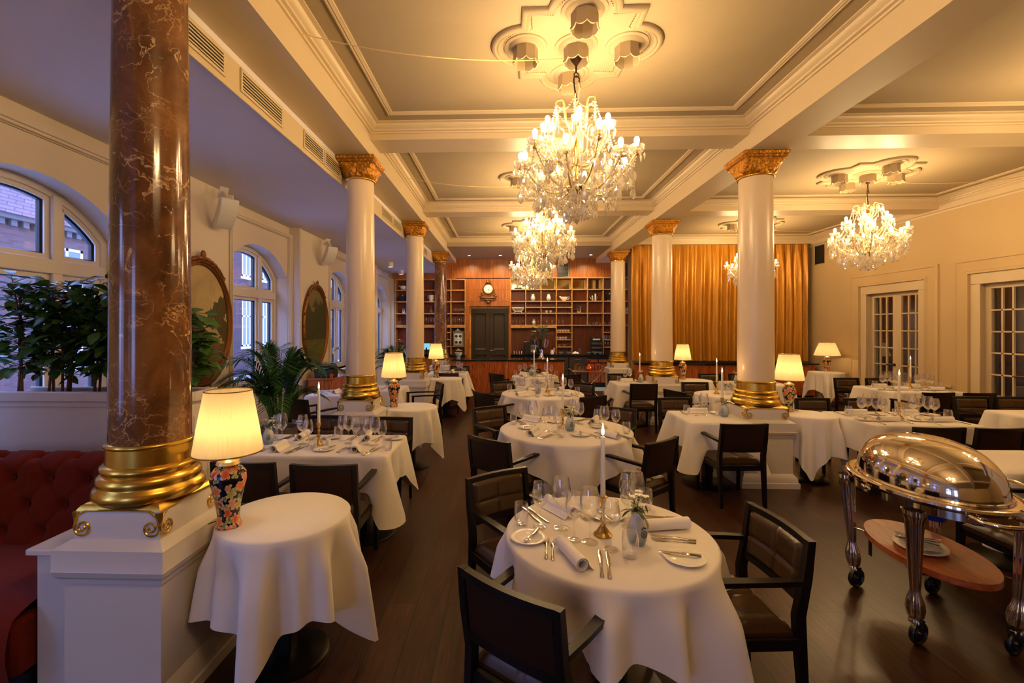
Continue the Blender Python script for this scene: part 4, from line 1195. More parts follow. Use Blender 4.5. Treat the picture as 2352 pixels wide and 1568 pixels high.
# ================================================================ banquette and planter
def make_sofa():
    t = thing('tufted_banquette', 'dark red velvet banquette with buttoned back beside the white box', 'sofa', (0,0,0))
    x0, x1 = -3.5, -2.21
    bt = []
    for i in range(5):
        for j in range(12): bt.append((-.2+.235*j+(.117 if i % 2 else 0), .1+i*.15))
    def back(u, v):
        x = x0+(x1-x0)*u; s = v*.62          # arc length up the back then over the roll
        if s < .45: y = 2.60+s*.18; z = .44+s; ny, nz = -1, .2
        else:
            q = (s-.45)/.17*pi*.75; y = 2.681+.06-.06*cos(q); z = .89+.06*sin(q); ny, nz = -cos(q), sin(q)
        px = x-x0; d = 1e9; d2 = 1e9; cr = 0
        for bx, bs in bt:
            q = ((px-bx)**2+(s-bs)**2); d = min(d, q)
            # diagonal creases
            dx, ds = abs(px-bx), abs(s-bs)
            if dx < .125 and ds < .16: cr = max(cr, math.exp(-((ds/.15-dx/.117)/.09)**2)*.55)
        dep = .035-.045*math.exp(-d/.0012)-.018*cr
        return (x, y+ny*dep, z+nz*dep)
    MB().grid(back, 120, 64).build('tufted_back', M['velvet'], t, 180)
    MB().box(x0,x1,2.70,2.93,.05,.90,.03).build('back_frame', M['velvet'], t)
    def seat(u, v):
        x = x0+(x1-x0)*u
        if v < .3: w = v/.3; return (x, 1.95-.02*sin(w*pi), .16+.26*w)
        w = (v-.3)/.7; return (x, 1.95+.70*w, .42+.06*min(1,w*6)**.5*min(1,(1-w)*8+.3)**.5)
    MB().grid(seat, 20, 30).build('seat_cushion', M['velvet'], t, 60)
    MB().box(x0,x1,1.97,2.66,.16,.42,.02).build('seat_base', M['velvet'], t)
    MB().box(x0,x1,2.02,2.66,0,.16).build('plinth', M['black'], t)
    for i, (bx, bs) in enumerate(bt):
        if 0 < bx < x1-x0 and .1 < bs < .43:
            MB().sphere((x0+bx, 2.60+bs*.18-.002, .44+bs), .010, 8, 5).build('button', M['velvet'], t)
    return t
make_sofa()
pw = thing('planter_wall', 'white panelled planter wall behind the red banquette', 'planter', (0,0,0))
MB().box(-3.5,-2.13,2.99,3.22,0,1.25).build('body', M['white'], pw)
MB().box(-3.5,-2.10,2.965,2.995,1.25,1.32,.008).box(-3.5,-2.10,3.215,3.245,1.25,1.32,.008).box(-2.13,-2.10,2.99,3.22,1.25,1.32,.008).box(-3.5,-2.115,2.978,2.992,1.215,1.25,.004).build('rim', M['white'], pw)
MB().box(-3.48,-2.14,3.0,3.21,1.25,1.285).build('soil', M['soil'], pw)
MB().sweep([(3.02,.2),(3.19,.2),(3.19,1.15),(3.02,1.15)], [(0,-2.132),(0,-2.122),(.02,-2.122),(.03,-2.128),(.03,-2.132)], PYZ).build('end_panel', M['white'], pw)
eb = thing('banquette_end_wall', 'low white boxed wall between the banquette and the marble pedestal', 'partition', (0,0,0))
MB().box(-2.19,-1.99,2.05,2.95,0,.70).build('body', M['white'], eb); MB().box(-2.22,-1.99,2.02,2.97,.70,.73,.006).build('cap', M['white'], eb)
rp = thing('white_partition', 'white panelled partition at the right picture edge', 'partition', (0,0,0))
MB().box(2.95,4.3,2.33,2.58,0,1.29).build('body', M['white'], rp); MB().box(2.91,4.34,2.29,2.62,1.29,1.34,.01).build('cap', M['white'], rp)
MB().box(2.935,4.3,2.315,2.595,0,.10,.006).sweep([(-2.55,.18),(-2.36,.18),(-2.36,1.2),(-2.55,1.2)], [(0,0),(0,.012),(.02,.012),(.03,.004),(.03,0)], Matrix(((0,0,-1,2.95),(-1,0,0,0),(0,1,0,0),(0,0,0,1)))).build('moulding', M['white'], rp)

# ================================================================ plants
def leaf(mb, p, d, up, L, W, bend=.25, n=4):
    p = Vector(p); d = Vector(d).normalized(); s = d.cross(Vector(up))
    s = s.normalized() if s.length > 1e-4 else Vector((1,0,0)); u = s.cross(d); b = len(mb.v); vs = []
    for i in range(n+1):
        t = i/n; w = W*.5*(sin(pi*min(.98,max(.03,t)))**.75)
        c = p+d*(L*t)-Vector((0,0,1))*(bend*L*t*t)
        vs += [tuple(c-s*w+u*w*.25), tuple(c), tuple(c+s*w+u*w*.25)]
    fs = []
    for i in range(n):
        a = i*3; fs += [(a,a+1,a+4,a+3),(a+1,a+2,a+5,a+4)]
    mb.add(vs, fs)
rg = random.Random(5)
fl = ['leftmost at the picture edge','second from the picture edge','third from the picture edge','in the middle of the hedge','right of the middle','just left of the marble column','right behind the marble column','at the right end, leaves over the oval painting']
for k in range(8):
    x = -3.42+k*.165; y = 3.09+.05*(k % 2)
    t = thing('ficus_plant', 'leafy green ficus in the planter, '+fl[k], 'plant', (x,y,1.285), group='ficus hedge plants')
    st = MB(); lf = MB(); H = rg.uniform(.72,.85) if k < 6 else .62
    for q in range(3):
        a = rg.random()*6.28; lean = rg.uniform(.02,.12)
        top = Vector((lean*cos(a), lean*.5*sin(a), H*rg.uniform(.85,1)))
        mid = top*.5+Vector((.03*cos(a+1),.02,0)); st.tube([(.02*cos(a),.02*sin(a),-.03), tuple(mid), tuple(top)], [.009,.007,.004], 6)
        for j in range(62):
            f = rg.uniform(.12,1)**.8; base = (mid*2*f if f < .5 else mid.lerp(top,(f-.5)*2))
            b = rg.random()*6.28; d = Vector((cos(b), sin(b)*.75, rg.uniform(-.25,.6)))
            off = d.normalized()*rg.uniform(.02,.13); lf_p = base+off
            st.tube([tuple(base), tuple(lf_p)], .0022, 4, cap=False)
            leaf(lf, lf_p, d+Vector((0,0,rg.uniform(-.5,.3))), (rg.uniform(-.4,.4),rg.uniform(-.7,.2),1), rg.uniform(.085,.13), rg.uniform(.055,.08), .2)
    st.build('stems', M['stemwood'], t, 60); lf.build('foliage', M['leaf'], t, 180)
# potted palm
t = thing('potted_palm', 'tall areca palm in a grey pot before the arched window', 'plant', (-2.66,5.22,0), group='potted palms')
PALM = t
MB().lathe([(.001,0),(.15,0),(.19,.2),(.21,.56),(.22,.6),(.2,.6),(.19,.54),(.001,.53)], 28).build('pot', M['terracotta'], t)
st = MB(); lf = MB()
for k in range(34):
    a = rg.random()*6.28; Hh = rg.uniform(.55,1.12); out = rg.uniform(.15,.46) if k > 7 else rg.uniform(.05,.2)
    if k < 4: Hh = rg.uniform(1.0,1.18)
    b0 = Vector((.06*cos(a),.06*sin(a),.5)); ax = Vector((cos(a),sin(a),0))
    P0, P1, P2, P3 = b0, b0+ax*out*.15+Vector((0,0,Hh*.6)), b0+ax*out*.5+Vector((0,0,Hh*1.05)), b0+ax*(out*1.25+.05)+Vector((0,0,Hh*.92-.25*out))
    pth = [Vector(p) for p in bez(tuple(P0),tuple(P1),tuple(P2),tuple(P3),16)]
    st.tube([tuple(p) for p in pth], [.009*(1-.8*i/16) for i in range(17)], 5)
    for i in range(5,17):
        for h in (0,.5):
            if i+h > 16: continue
            i0 = int(i+h); p = pth[i0].lerp(pth[min(16,i0+1)], h if i0 < 16 else 0)
            d = (pth[min(16,i0+1)]-pth[i0-1]).normalized(); sd = d.cross(Vector((0,0,1)))
            sd = sd.normalized() if sd.length > .05 else Vector((-sin(a),cos(a),0))
            for sg in (-1,1):
                dd = d*.75+sd*sg*.8+Vector((0,0,.15))
                leaf(lf, p, dd, (0,0,1), .30*(1-.45*abs((i-9)/9)), .018, .3, 4)
st.build('stalks', M['palm'], t, 60); lf.build('fronds', M['palm'], t, 180)
dup(t, (-2.62,10.6,0), 2.0, 'small palm by the far window, half hidden behind a cream column', None, .85)

# ================================================================ oval paintings
def painting(label, y, z, a, b, mat):
    t = thing('oval_painting', label, 'painting', (WX+.01,y,z))
    el = lambda n=64: [(a*cos(2*pi*i/n), b*sin(2*pi*i/n)) for i in range(n)]
    MB().sweep(el(), [(0,0),(-.005,.02),(.01,.045),(.03,.05),(.045,.03),(.055,.034),(.07,.02),(.07,0)], PYZ).build('gilt_frame', M['gilt'], t, 50)
    MB().prism([(p[0]*.93,p[1]*.95) for p in el()], .004, .012, PYZ).build('canvas', mat, t)
    mb = MB()
    for s in (-1,1):
        for k in range(5):
            q = k*.10; r = .026-.003*k
            mb.tube([tuple(PYZ @ Vector((s*(.02+q*1.0*a*1.6)+r*cos(w)*.9, b*sqrt(max(0,1-(min(.95,q*1.6+.02))**2))-.004+r*sin(w), .045))) for w in [2*pi*i/10 for i in range(9)]], .010, 6)
    tp_ = [tuple(PYZ @ Vector((a*1.01*sin(w), b*1.01*cos(w)+.008, .035))) for w in [-.75+1.5*i/40 for i in range(41)]]
    mb.tube(tp_, [.012+.016*max(0,cos((i-20)/20*1.5))*(.7+.3*sin(i*2.1)) for i in range(41)], 8)
    mb.sphere((.045,0,b+.055), .04, 12, 8, sz=1.2, sx=.5)
    for q in (-.02,.35,-.35,pi,pi+.3,pi-.3): mb.tube([tuple(PYZ @ Vector((a*1.0*cos(-pi/2+q*.6 if abs(q) < 2 else q), b*sin(-pi/2+q*.6 if abs(q) < 2 else q), .04+.008*k))) for k in range(3)], .02, 6)
    mb.build('carved_crest', M['gilt'], t, 60)
painting('large oval landscape painting in a carved gilt frame behind the marble column', 5.05, 1.80, .565, .73, M['paint1'])
painting('smaller oval painting of bare trees in a gilt frame between two windows', 8.16, 1.78, .54, .73, M['paint2'])

# ================================================================ gold curtain and low panelled wall
def cur(u, v):
    x = 3.18+(7.56-3.18)*u; z = .92+(3.86-.92)*v
    k = (1-v); g = .02+.03*min(1,k*4)
    y = 11.72-g*(sin(x*31+.7*sin(x*3.1)+.35*sin(z*1.7+x))+.55*sin(x*17.3+1.3*sin(x*2.2)+.5*sin(z*.9))*min(1,k*6))+.006*sin(x*90)*(1 if v > .93 else 0)
    return (x, y, z)
ct = thing('gold_curtain', 'full height gold satin curtain closing off the right aisle', 'curtain', (0,0,0))
MB().grid(cur, 420, 40).build('drape', M['curtain'], ct, 180)
MB().tube([(3.16,11.80,3.84),(7.6,11.80,3.84)], .012, 8).build('rail', M['brass'], ct)
lw = thing('panelled_low_wall', 'low rosewood panelled wall with dark ledge under the gold curtain', 'partition', (0,0,0))
MB().box(3.20,7.6,11.5,11.64,.08,.84).build('panel', M['rosewood'], lw); MB().box(3.20,7.66,11.42,11.66,.84,.875,.006).build('ledge', M['stone'], lw)
mb = MB()
for i in range(9): mb.box(3.3+i*.52,3.315+i*.52,11.494,11.5,.08,.84)
mb.build('brass_strip', M['brass'], lw); MB().box(3.22,7.58,11.54,11.62,0,.08).build('plinth', M['black'], lw)
# ================================================================ tableware prototypes
TT = TZ+.0045
def make_glass(h, r, name='wine_glass'):
    t = MB()
    k = h/.22; q = r/.045
    pf = [(.001,.004),(.02*q,.005),(.036*q,.003),(.037*q,.0),(.036*q,.0015),(.012*q,.009),(.0045,.016),(.0038,.05*k),(.0042,.088*k),(.012*q,.096*k),(.030*q,.112*k),(.042*q,.130*k),(.0455*q,.148*k),(.044*q,.17*k),(.038*q,.20*k),(.034*q,.22*k),(.0332*q,.2195*k),(.037*q,.2*k),(.0428*q,.17*k),(.0443*q,.148*k),(.0408*q,.131*k),(.029*q,.1135*k),(.001,.098*k)]
    o = t.lathe(pf, 28).build(name, M['glass'], None, 60); return tag(o, '', 'glass')
KG = Kind(make_glass(.252,.047)); KS = Kind(make_glass(.225,.041))
def make_tumbler():
    o = MB().lathe([(.001,.001),(.027,.0),(.031,.006),(.0365,.045),(.036,.085),(.0325,.112),(.0315,.112),(.0348,.085),(.0350,.045),(.028,.013),(.001,.011)], 26).build('water_glass', M['glass'], None, 60)
    return tag(o, '', 'glass')
KT = Kind(make_tumbler())
def make_plate():
    o = MB().lathe([(.001,.004),(.045,.004),(.048,.0),(.052,.001),(.058,.007),(.084,.014),(.086,.0155),(.084,.017),(.058,.011),(.05,.007),(.001,.007)], 40).build('bread_plate', M['porcelain'], None, 60)
    return tag(o, '', 'plate')
KP = Kind(make_plate())
def flatware(mb, secs):
    """flat tapered strip: secs = [(y, half width, z mid, half thickness)]"""
    vs = []; fs = []
    for y, w, z, h in secs: vs += [(-w,y,z-h*.3),(-w*.6,y,z+h),(w*.6,y,z+h),(w,y,z-h*.3),(w*.6,y,z-h),(-w*.6,y,z-h)]
    n = len(secs)
    for i in range(n-1):
        for k in range(6): fs.append((i*6+k, i*6+6+k, i*6+6+(k+1)%6, i*6+(k+1)%6))
    fs.append(tuple(range(6))); fs.append(tuple((n-1)*6+k for k in range(5,-1,-1)))
    mb.add(vs, fs); return mb
def make_knife(L=.235):
    k = L/.235
    t = thing('table_knife', '', 'knife')
    flatware(MB(), [(-.115*k,.004,.004,.003),(-.108*k,.0085,.004,.004),(-.06*k,.0065,.004,.004),(-.015*k,.006,.004,.0035),(-.008*k,.008,.004,.0035)]).build('handle', M['silver'], t, 60)
    flatware(MB(), [(-.008*k,.006,.004,.0014),(.0,.0075,.004,.0012),(.06*k,.010,.004,.001),(.1*k,.0085,.004,.001),(.118*k,.002,.004,.0008)]).build('blade', M['silver'], t, 60)
    return t
def make_fork(L=.2):
    mb = MB(); flatware(mb, [(-.1,.004,.003,.002),(-.092,.009,.004,.002),(-.06,.0055,.005,.002),(.0,.0032,.008,.0018),(.03,.005,.007,.0015),(.04,.0115,.005,.0015),(.052,.012,.004,.0014)])
    for x in (-.0095,-.0032,.0032,.0095): mb.tube([(x,.05,.004),(x,.075,.004),(x*.95,.1,.008)], [.0018,.0016,.0007], 5)
    return tag(mb.build('table_fork', M['silver'], None, 60), '', 'fork')
KK = Kind(make_knife()); KF = Kind(make_fork()); KB = Kind(make_knife(.175))
def make_napkin():
    pts = []
    for i in range(34):
        a = i/33*2*pi*1.7; r = .030-.010*i/33; pts.append((r*cos(a), .031+r*sin(a)))
    vs = []; fs = []; th = .0022; n = len(pts)
    for j, y in enumerate((-.11,-.108,.108,.11)):
        for (x, z) in pts:
            q = .93 if j in (0,3) else 1
            vs.append((x, y, .031+(z-.031)*1.0))
    for j in range(3):
        for i in range(n-1): fs.append((j*n+i, j*n+i+1, (j+1)*n+i+1, (j+1)*n+i))
    b = len(vs)
    for j, y in enumerate((-.11,.11)):
        for i, (x, z) in enumerate(pts):
            d = hypot(x, z-.031); vs.append((x*(d-th*1.3)/d, y, .031+(z-.031)*(d-th*1.3)/d))
    for i in range(n-1):
        fs.append((i, i+1, b+i+1, b+i)); fs.append((3*n+i, b+n+i, b+n+i+1, 3*n+i+1))
        fs.append((b+i, b+i+1, b+n+i+1, b+n+i))
    mb = MB(); mb.add(vs, fs); mb.grid(lambda u, v: (.03+.028*u, -.108+.216*v, .004+.026*(1-u)**2), 5, 2)
    return tag(mb.build('napkin_roll', M['napkin'], None, 60, nrm=True), '', 'napkin')
KN = Kind(make_napkin())
def make_stick():
    o = MB().lathe([(.001,0),(.042,0),(.044,.006),(.036,.014),(.03,.018),(.028,.026),(.014,.045),(.009,.058),(.012,.066),(.015,.075),(.008,.085),(.007,.11),(.009,.122),(.014,.13),(.008,.138),(.010,.15),(.015,.165),(.016,.175),(.024,.182),(.024,.186),(.012,.187),(.001,.18)], 28).build('brass_candlestick', M['brass'], None, 60)
    return tag(o, '', 'candlestick')
KSt = Kind(make_stick())
def make_candle():
    t = thing('dinner_candle', '', 'candle')
    MB().lathe([(.001,0),(.0125,0),(.0115,.15),(.0105,.285),(.009,.292),(.003,.290),(.001,.290)], 18).build('wax', M['wax'], t, 60)
    MB().tube([(0,0,.288),(.001,0,.305)], .0012, 5).build('wick', M['wick'], t)
    MB().lathe([(.001,.298),(.006,.305),(.0075,.315),(.006,.328),(.003,.343),(.0005,.358)], 12).build('flame', M['flame'], t, 180)
    return t
KC = Kind(make_candle())
def make_vase():
    t = thing('bud_vase', '', 'vase')
    MB().lathe([(.001,0),(.032,0),(.036,.004),(.043,.03),(.047,.055),(.045,.08),(.036,.105),(.027,.122),(.025,.135),(.031,.15),(.029,.15),(.023,.135),(.024,.12),(.001,.11)], 32).build('body', M['vase'], t, 60)
    e = MB()
    e.tube([(.016*cos(a), -.0475-.000+.0006, .06+.016*sin(a)) for a in [2*pi*i/14 for i in range(14)]], .0016, 5, closed=True)
    for x, z in ((-.009,.085),(0,.089),(.009,.085)): e.sphere((x,-.0445,z), .004, 6, 5)
    for dz in (-.006,0,.006): e.tube([(-.009,-.0485,.06+dz-.002),(0,-.0492,.06+dz+.002),(.009,-.0485,.06+dz-.002)], .0013, 5)
    e.build('emblem', M['emblem'], t); return t
KV = Kind(make_vase())
def make_flowers(seed, nf, nl, spread=.07):
    t = thing('flower_sprig', '', 'flowers'); rr = random.Random(seed)
    st = MB(); lf = MB(); pe = MB()
    for k in range(nl):
        a = rr.random()*6.28; o = rr.uniform(.3,1)*spread*1.5; top = Vector((o*cos(a), o*sin(a), .13+rr.uniform(.02,.09)))
        st.tube([(0,0,.115),(top.x*.3,top.y*.3,.16),tuple(top)], .0013, 4)
        for j in range(3): leaf(lf, Vector((top.x*.4,top.y*.4,.165)).lerp(top, j/3), (cos(a+rr.uniform(-.8,.8)), sin(a+rr.uniform(-.8,.8)), rr.uniform(-.4,.6)), (0,0,1), rr.uniform(.035,.065), .014, .3)
    for k in range(nf):
        a = rr.random()*6.28; o = rr.uniform(.1,1)*spread*.75; c = (o*cos(a), o*sin(a), .175+rr.uniform(0,.06))
        st.tube([(0,0,.115),(c[0]*.5,c[1]*.5,.145),c], .0013, 4)
        pe.mat(1 if rr.random() < .3 else 0)
        for j in range(5):
            b = 2*pi*j/5+a; leaf(pe, c, (cos(b), sin(b), .6), (0,0,1), .023, .018, .3, 3)
        pe.sphere(c, .005, 6, 5)
    st.build('stems', M['sprig'], t, 60); lf.build('leaves', M['sprig'], t, 180)
    if nf: pe.build('blossoms', [M['petal'], M['petalgreen']], t, 180)
    return t
KFl = [Kind(make_flowers(1,16,6)), Kind(make_flowers(2,3,9)), Kind(make_flowers(3,9,7,.09))]
def make_salt():
    t = thing('salt_cellar', '', 'salt cellar')
    MB().lathe([(.001,0),(.019,0),(.021,.004),(.021,.04),(.018,.046),(.015,.046),(.015,.035),(.001,.035)], 20).build('pot', M['porcelain'], t); return t
KSa = Kind(make_salt())

DISH = 'place settings on white cloths'
def setting(cx, cy, ang, tab, seat, across=False, full=True, third=False, plate=None):
    a = R(ang); c, s = cos(a), sin(a)
    W = lambda x, y: (cx+x*c-y*s, cy+x*s+y*c, TT)
    rr = random.Random(int(cx*1000+cy*77)); j = lambda k=.012: rr.uniform(-k, k)
    lab = lambda w: '%s at the %s place of the %s' % (w, seat, tab)
    if across:
        KN.at(W(0,.0), a+pi/2+j(.08), lab('rolled white napkin'), DISH)
        pl, fo, kn, g1, g2, tu = (-.21,.06), (-.16,-.08), (.17,-.02), (-.02,.14), (.07,.17), (.17,.12)
    else:
        KN.at(W(j(),j()), a+.12+j(.2), lab('rolled white napkin'), DISH)
        pl, fo, kn, g1, g2, tu = (-.165,.19), (-.09,.10), (.125,-.03), (.12,.16), (.20,.09), (.265,.02)
    if plate: pl = plate; fo = (-.11,.02)
    KP.at(W(*pl), 0, lab('white bread plate'), DISH)
    b = W(pl[0]+.02, pl[1]+.01); KB.at((b[0],b[1],TT+.0155), a-.5+j(.3), lab('butter knife'), DISH)
    KF.at(W(*fo), a-.12+j(.1), lab('silver fork'), DISH)
    KK.at(W(*kn), a-.15+j(.1), lab('table knife'), DISH)
    if full:
        KF.at(W(fo[0]+.028, fo[1]-.012), a-.2+j(.08), lab('second fork'), DISH)
        KK.at(W(kn[0]+.03, kn[1]-.01), a-.2+j(.06), lab('outer knife'), DISH)
    KG.at(W(*g1), 0, lab('large wine glass'), DISH); KS.at(W(*g2), 0, lab('smaller wine glass'), DISH)
    if third: KS.at(W(g2[0]-.15, g2[1]+.09), 0, lab('third wine glass'), DISH)
    KT.at(W(*tu), 0, lab('short water tumbler'), DISH)
tn = 'nearest round table'
setting(.27,1.965,2,tn,'front left',third=True); setting(.79,2.26,92,tn,'right hand',third=True,plate=(-.28,.04)); setting(.28,2.475,214,tn,'back left')
tn = 'second round table'
for x, y, g, s, f in ((.25,4.28,-28,'front left',1),(.92,4.17,35,'front right',1),(.27,4.88,215,'back left',0),(.91,4.84,140,'back right',1)): setting(x,y,g,tn,s,third=bool(f))
tn = 'third round table'
for x, y, g, s in ((.22,6.72,-40,'front left'),(.86,6.68,40,'front right'),(.24,7.32,215,'back left'),(.86,7.28,140,'back right')): setting(x,y,g,tn,s,full=False)
tn = 'farthest central table'
for x, y, g, s in ((.34,9.3,-40,'front left'),(.82,9.3,40,'front right'),(.36,9.74,220,'back left'),(.80,9.74,140,'back right')): setting(x,y,g,tn,s,full=False)
tn = 'long window side table'
for x, y, g, s in ((-1.87,3.68,0,'front left'),(-1.24,3.66,0,'front right'),(-1.84,4.06,180,'back left'),(-1.25,4.05,180,'back right')): setting(x,y,g,tn,s,third=(x > -1.5),plate=(-.25,.0))
setting(-2.15,7.40,0,'table behind the second lamp','only',full=False); setting(-2.6,6.86,0,'aisle table by the palm','only',full=False)
setting(-1.22,10.02,0,'far window side table','front',full=False); setting(-1.25,10.28,180,'far window side table','back',full=False)
setting(2.23,5.42,180,'near square table','only',True,False); setting(2.23,8.58,180,'farther square table','only',True,False)
tn = 'long laid table on the right'
for x, y, g, s in ((4.06,4.98,0,'front left'),(4.60,4.97,0,'front right'),(4.03,5.40,180,'back left'),(4.60,5.40,180,'back right')): setting(x,y,g,tn,s,True,False,True)
tn = 'table near the white doors'
for x, y, g, s in ((6.28,7.48,0,'front left'),(6.82,7.46,0,'front right'),(6.28,7.9,180,'back left'),(6.82,7.9,180,'back right')): setting(x,y,g,tn,s,True,False,True)
CL = bpy.data.lights.new('candle_glow','POINT'); CL.energy = .9; CL.color = (1,.6,.25); CL.shadow_soft_size = .012
for x, y, lb in [(.46,2.205,'nearest round table'),(.555,4.56,'second round table'),(.62,7.05,'third round table'),(.56,9.50,'farthest central table'),(-1.60,3.815,'long window side table'),
                 (2.49,5.36,'near square table behind its vase'),(2.45,8.50,'farther square table behind its vase'),(3.17,7.0,'bare round table'),(4.30,5.14,'long laid table on the right'),(6.62,7.70,'table near the white doors')]:
    KSt.at((x,y,TT), 0, 'brass candlestick on the '+lb, 'brass candlesticks'); KC.at((x,y,TT+.181), 0, 'lit white candle on the '+lb, 'lit candles')
    o = bpy.data.objects.new('candle_glow', CL); COL.objects.link(o); o.location = (x,y,TT+.53)
for i, (x, y, lb, f, rz) in enumerate([(.60,2.125,'nearest round table',0,.45),(.61,4.44,'second round table',0,.2),(.47,6.95,'third round table',1,.1),(.50,9.55,'farthest central table',2,0),(-2.05,3.84,'long window side table',2,.5),(2.44,5.20,'near square table',1,-.9),(2.44,8.40,'farther square table',2,-.5),(4.12,8.32,'table below the gold curtain',2,0)]):
    KV.at((x,y,TT), rz, 'grey blue glazed bud vase on the '+lb, 'bud vases'); KFl[f].at((x,y,TT), i*.9, 'small bunch of flowers in the vase on the '+lb, 'flowers in bud vases')
KT.at((3.33,6.97,TT), 0, 'plain glass holding white flowers on the bare round table', DISH, 1.35); KFl[2].at((3.33,6.97,TT-.02), 2.0, 'white flowers in a glass on the bare round table', 'flowers in bud vases')
for x, y, lb in [(-1.525,3.83,'long window side table beside the candle'),(.72,6.86,'third round table, left one of two'),(.77,6.88,'third round table, right one of two'),(2.39,5.26,'near square table beside the vase'),(2.37,8.5,'farther square table beside the vase'),(4.43,5.12,'long laid table on the right')]:
    KSa.at((x,y,TT), 0, 'white salt pot on the '+lb, 'white salt pots')
# on the trolley shelf
sp = thing('serving_plate', 'patterned oval plate lying on the wooden trolley shelf', 'plate', (2.50,2.84,.4215), .9)
MB().lathe([(.001,.004),(.07,.004),(.075,0),(.08,.002),(.09,.008),(.125,.018),(.128,.02),(.124,.022),(.09,.013),(.001,.009)], 40, sx=1.25).build('dish', M['porcelain'], sp, 60)
nk = MB(); nk.grid(lambda u, v: ((u-.5)*.26, (v-.5)*.15+.02*sin(u*7), .016+.006*sin(u*9+v*4)+.01*abs(u-.5)), 12, 8)
o = tag(nk.build('serving_napkin', M['napkin'], None, 180), 'folded white napkin under the cutlery on the trolley plate', 'napkin'); put(o, (2.50,2.84,.433), 1.2)
for k in range(3):
    KF.at((2.47+.03*k,2.83+.012*k,.462), 1.0+.25*k, ['serving fork on the trolley plate, left of three','serving fork on the trolley plate, middle of three','serving fork on the trolley plate, right of three'][k], 'cutlery on the trolley')
# ================================================================ bar and back shelves
KB_ = 13.85/1045
bx = lambda p: round((p-1165)*KB_, 3)
bz = lambda p: round(1.75+(753-p)*KB_, 3)
FY, BY = 13.85, 14.17
bar = thing('bar_counter', 'rosewood fronted bar counter with black stone top', 'bar', (0,0,0))
MB().box(-1.46,-.025,11.85,11.9,.06,.89).build('front_panel', M['rosewood'], bar); MB().box(.005,1.46,11.85,11.9,.06,.89).build('front_panel', M['rosewood'], bar)
MB().box(-.022,.002,11.845,11.88,.06,.89).box(1.46,1.475,11.845,12.45,.06,.89).build('brass_strip', M['shelfedge'], bar)
MB().box(-1.46,1.46,11.9,12.45,.06,.89).box(-1.46,1.42,11.92,12.4,0,.06).build('body', M['blackplastic'], bar)
MB().box(-1.47,1.50,11.80,12.5,.89,.925,.005).build('worktop', M['stone'], bar)
# wood panelling above shelves, clock panel
up = thing('wood_panelling', 'zebra grained wood panelling above the back shelves', 'panelling', (0,0,0))
mb = MB().box(-3.5,-1.96,FY,NZ-.005,bz(640),AZ).box(-1.96,-1.56,FY,NZ-.005,bz(640),3.72).box(-1.56,2.68,FY,NZ-.005,bz(638),3.848).box(2.68,3.08,FY,NZ-.005,bz(638),3.72).box(3.08,4.4,FY,NZ-.005,bz(638),4.04)
mb.build('upper_panel', M['zeb'], up)
mb = MB()
zs = [bz(703),bz(692),bz(665),bz(640)]
for a, b in zip(zs, zs[1:]):
    for c, d in ((bx(1069),bx(1103)),(bx(1103),bx(1137)),(bx(1137),bx(1172))): mb.box(c+.002,d-.002,FY,FY+.05,a+.002,b-.002)
mb.build('clock_panel', M['zeb'], up)
MB().box(bx(1069),bx(1078),FY-.01,NZ-.05,0,bz(703)+.02).box(bx(1170),bx(1173),FY-.01,NZ-.05,0,bz(703)+.02).build('door_surround', M['zeb'], up)
dd = thing('door_1', 'dark oak double door under the wall clock', None, kind='structure')
x0, x1 = bx(1081), bx(1168); xm = (x0+x1)/2
MB().box(x0-.04,x1+.03,FY+.14,FY+.2,2.35,bz(703)).box(x0-.04,x0,FY+.13,FY+.2,0,2.36).box(x1,x1+.03,FY+.13,FY+.2,0,2.36).build('door_frame', M['shelfedge'], dd)
for a, b in ((x0,xm),(xm,x1)):
    mb = MB().box(a+.003,b-.003,FY+.16,FY+.2,0,2.35)
    for z0, z1 in ((.18,.95),(1.08,2.2)): mb.sweep(rect(a+.11,b-.11,z0,z1), [(0,-(FY+.16)),(0,-(FY+.150)),(.012,-(FY+.145)),(.03,-(FY+.157)),(.04,-(FY+.161))], Matrix(((1,0,0,0),(0,0,-1,0),(0,1,0,0),(0,0,0,1))), cp=False)
    lf = mb.build('door_leaf', M['darkdoor'], dd, 25)
MB().tube([(xm+.05,FY+.16,1.05),(xm+.05,FY+.1,1.05),(xm+.15,FY+.095,1.05)], .012, 8).lathe([(.001,0),(.03,0),(.03,.01),(.001,.012)],16,M=Matrix.Translation((xm+.05,FY+.16,1.05)) @ Matrix.Rotation(R(90),4,'X')).build('handle', M['chrome'], lf)
# shelf units
def shelf_unit(name, label, xs, zrows, x0, x1, extra, mirror=False):
    t = thing(name, label, 'shelf', (0,0,0))
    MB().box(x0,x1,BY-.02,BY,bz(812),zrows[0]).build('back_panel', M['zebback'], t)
    w = .016
    for i, z in enumerate(zrows):
        MB().box(x0,x1,FY-.004,BY,z-w,z+w,.002).build('shelf_board', M['shelfedge'], t)
    for x in xs: MB().box(x-.014,x+.014,FY,BY,zrows[-1],zrows[0],.002).build('upright', M['shelfedge'], t)
    for a, b, z in extra: MB().box(a,b,FY,BY,z-.013,z+.013,.002).build('shelf_board', M['shelfedge'], t)
    return t
rows = [bz(p) for p in (638,665,692,719.5,747)]
XSR = [bx(p) for p in (1173,1207.5,1242.5,1277.5,1313,1348.5,1384,1419.5,1452,1485)]
ur = shelf_unit('shelf_unit', 'long wooden shelf unit right of the dark door, five rows of open cells', XSR, rows, XSR[0], XSR[-1],
    [(XSR[1],XSR[4],bz(706)),(XSR[3],XSR[4],bz(763.5)),(XSR[3],XSR[4],bz(780)),(XSR[3],XSR[4],bz(796.5)),(XSR[6],XSR[7],bz(763)),(XSR[6],XSR[7],bz(780)),(XSR[6],XSR[7],bz(797))])
mb = MB()
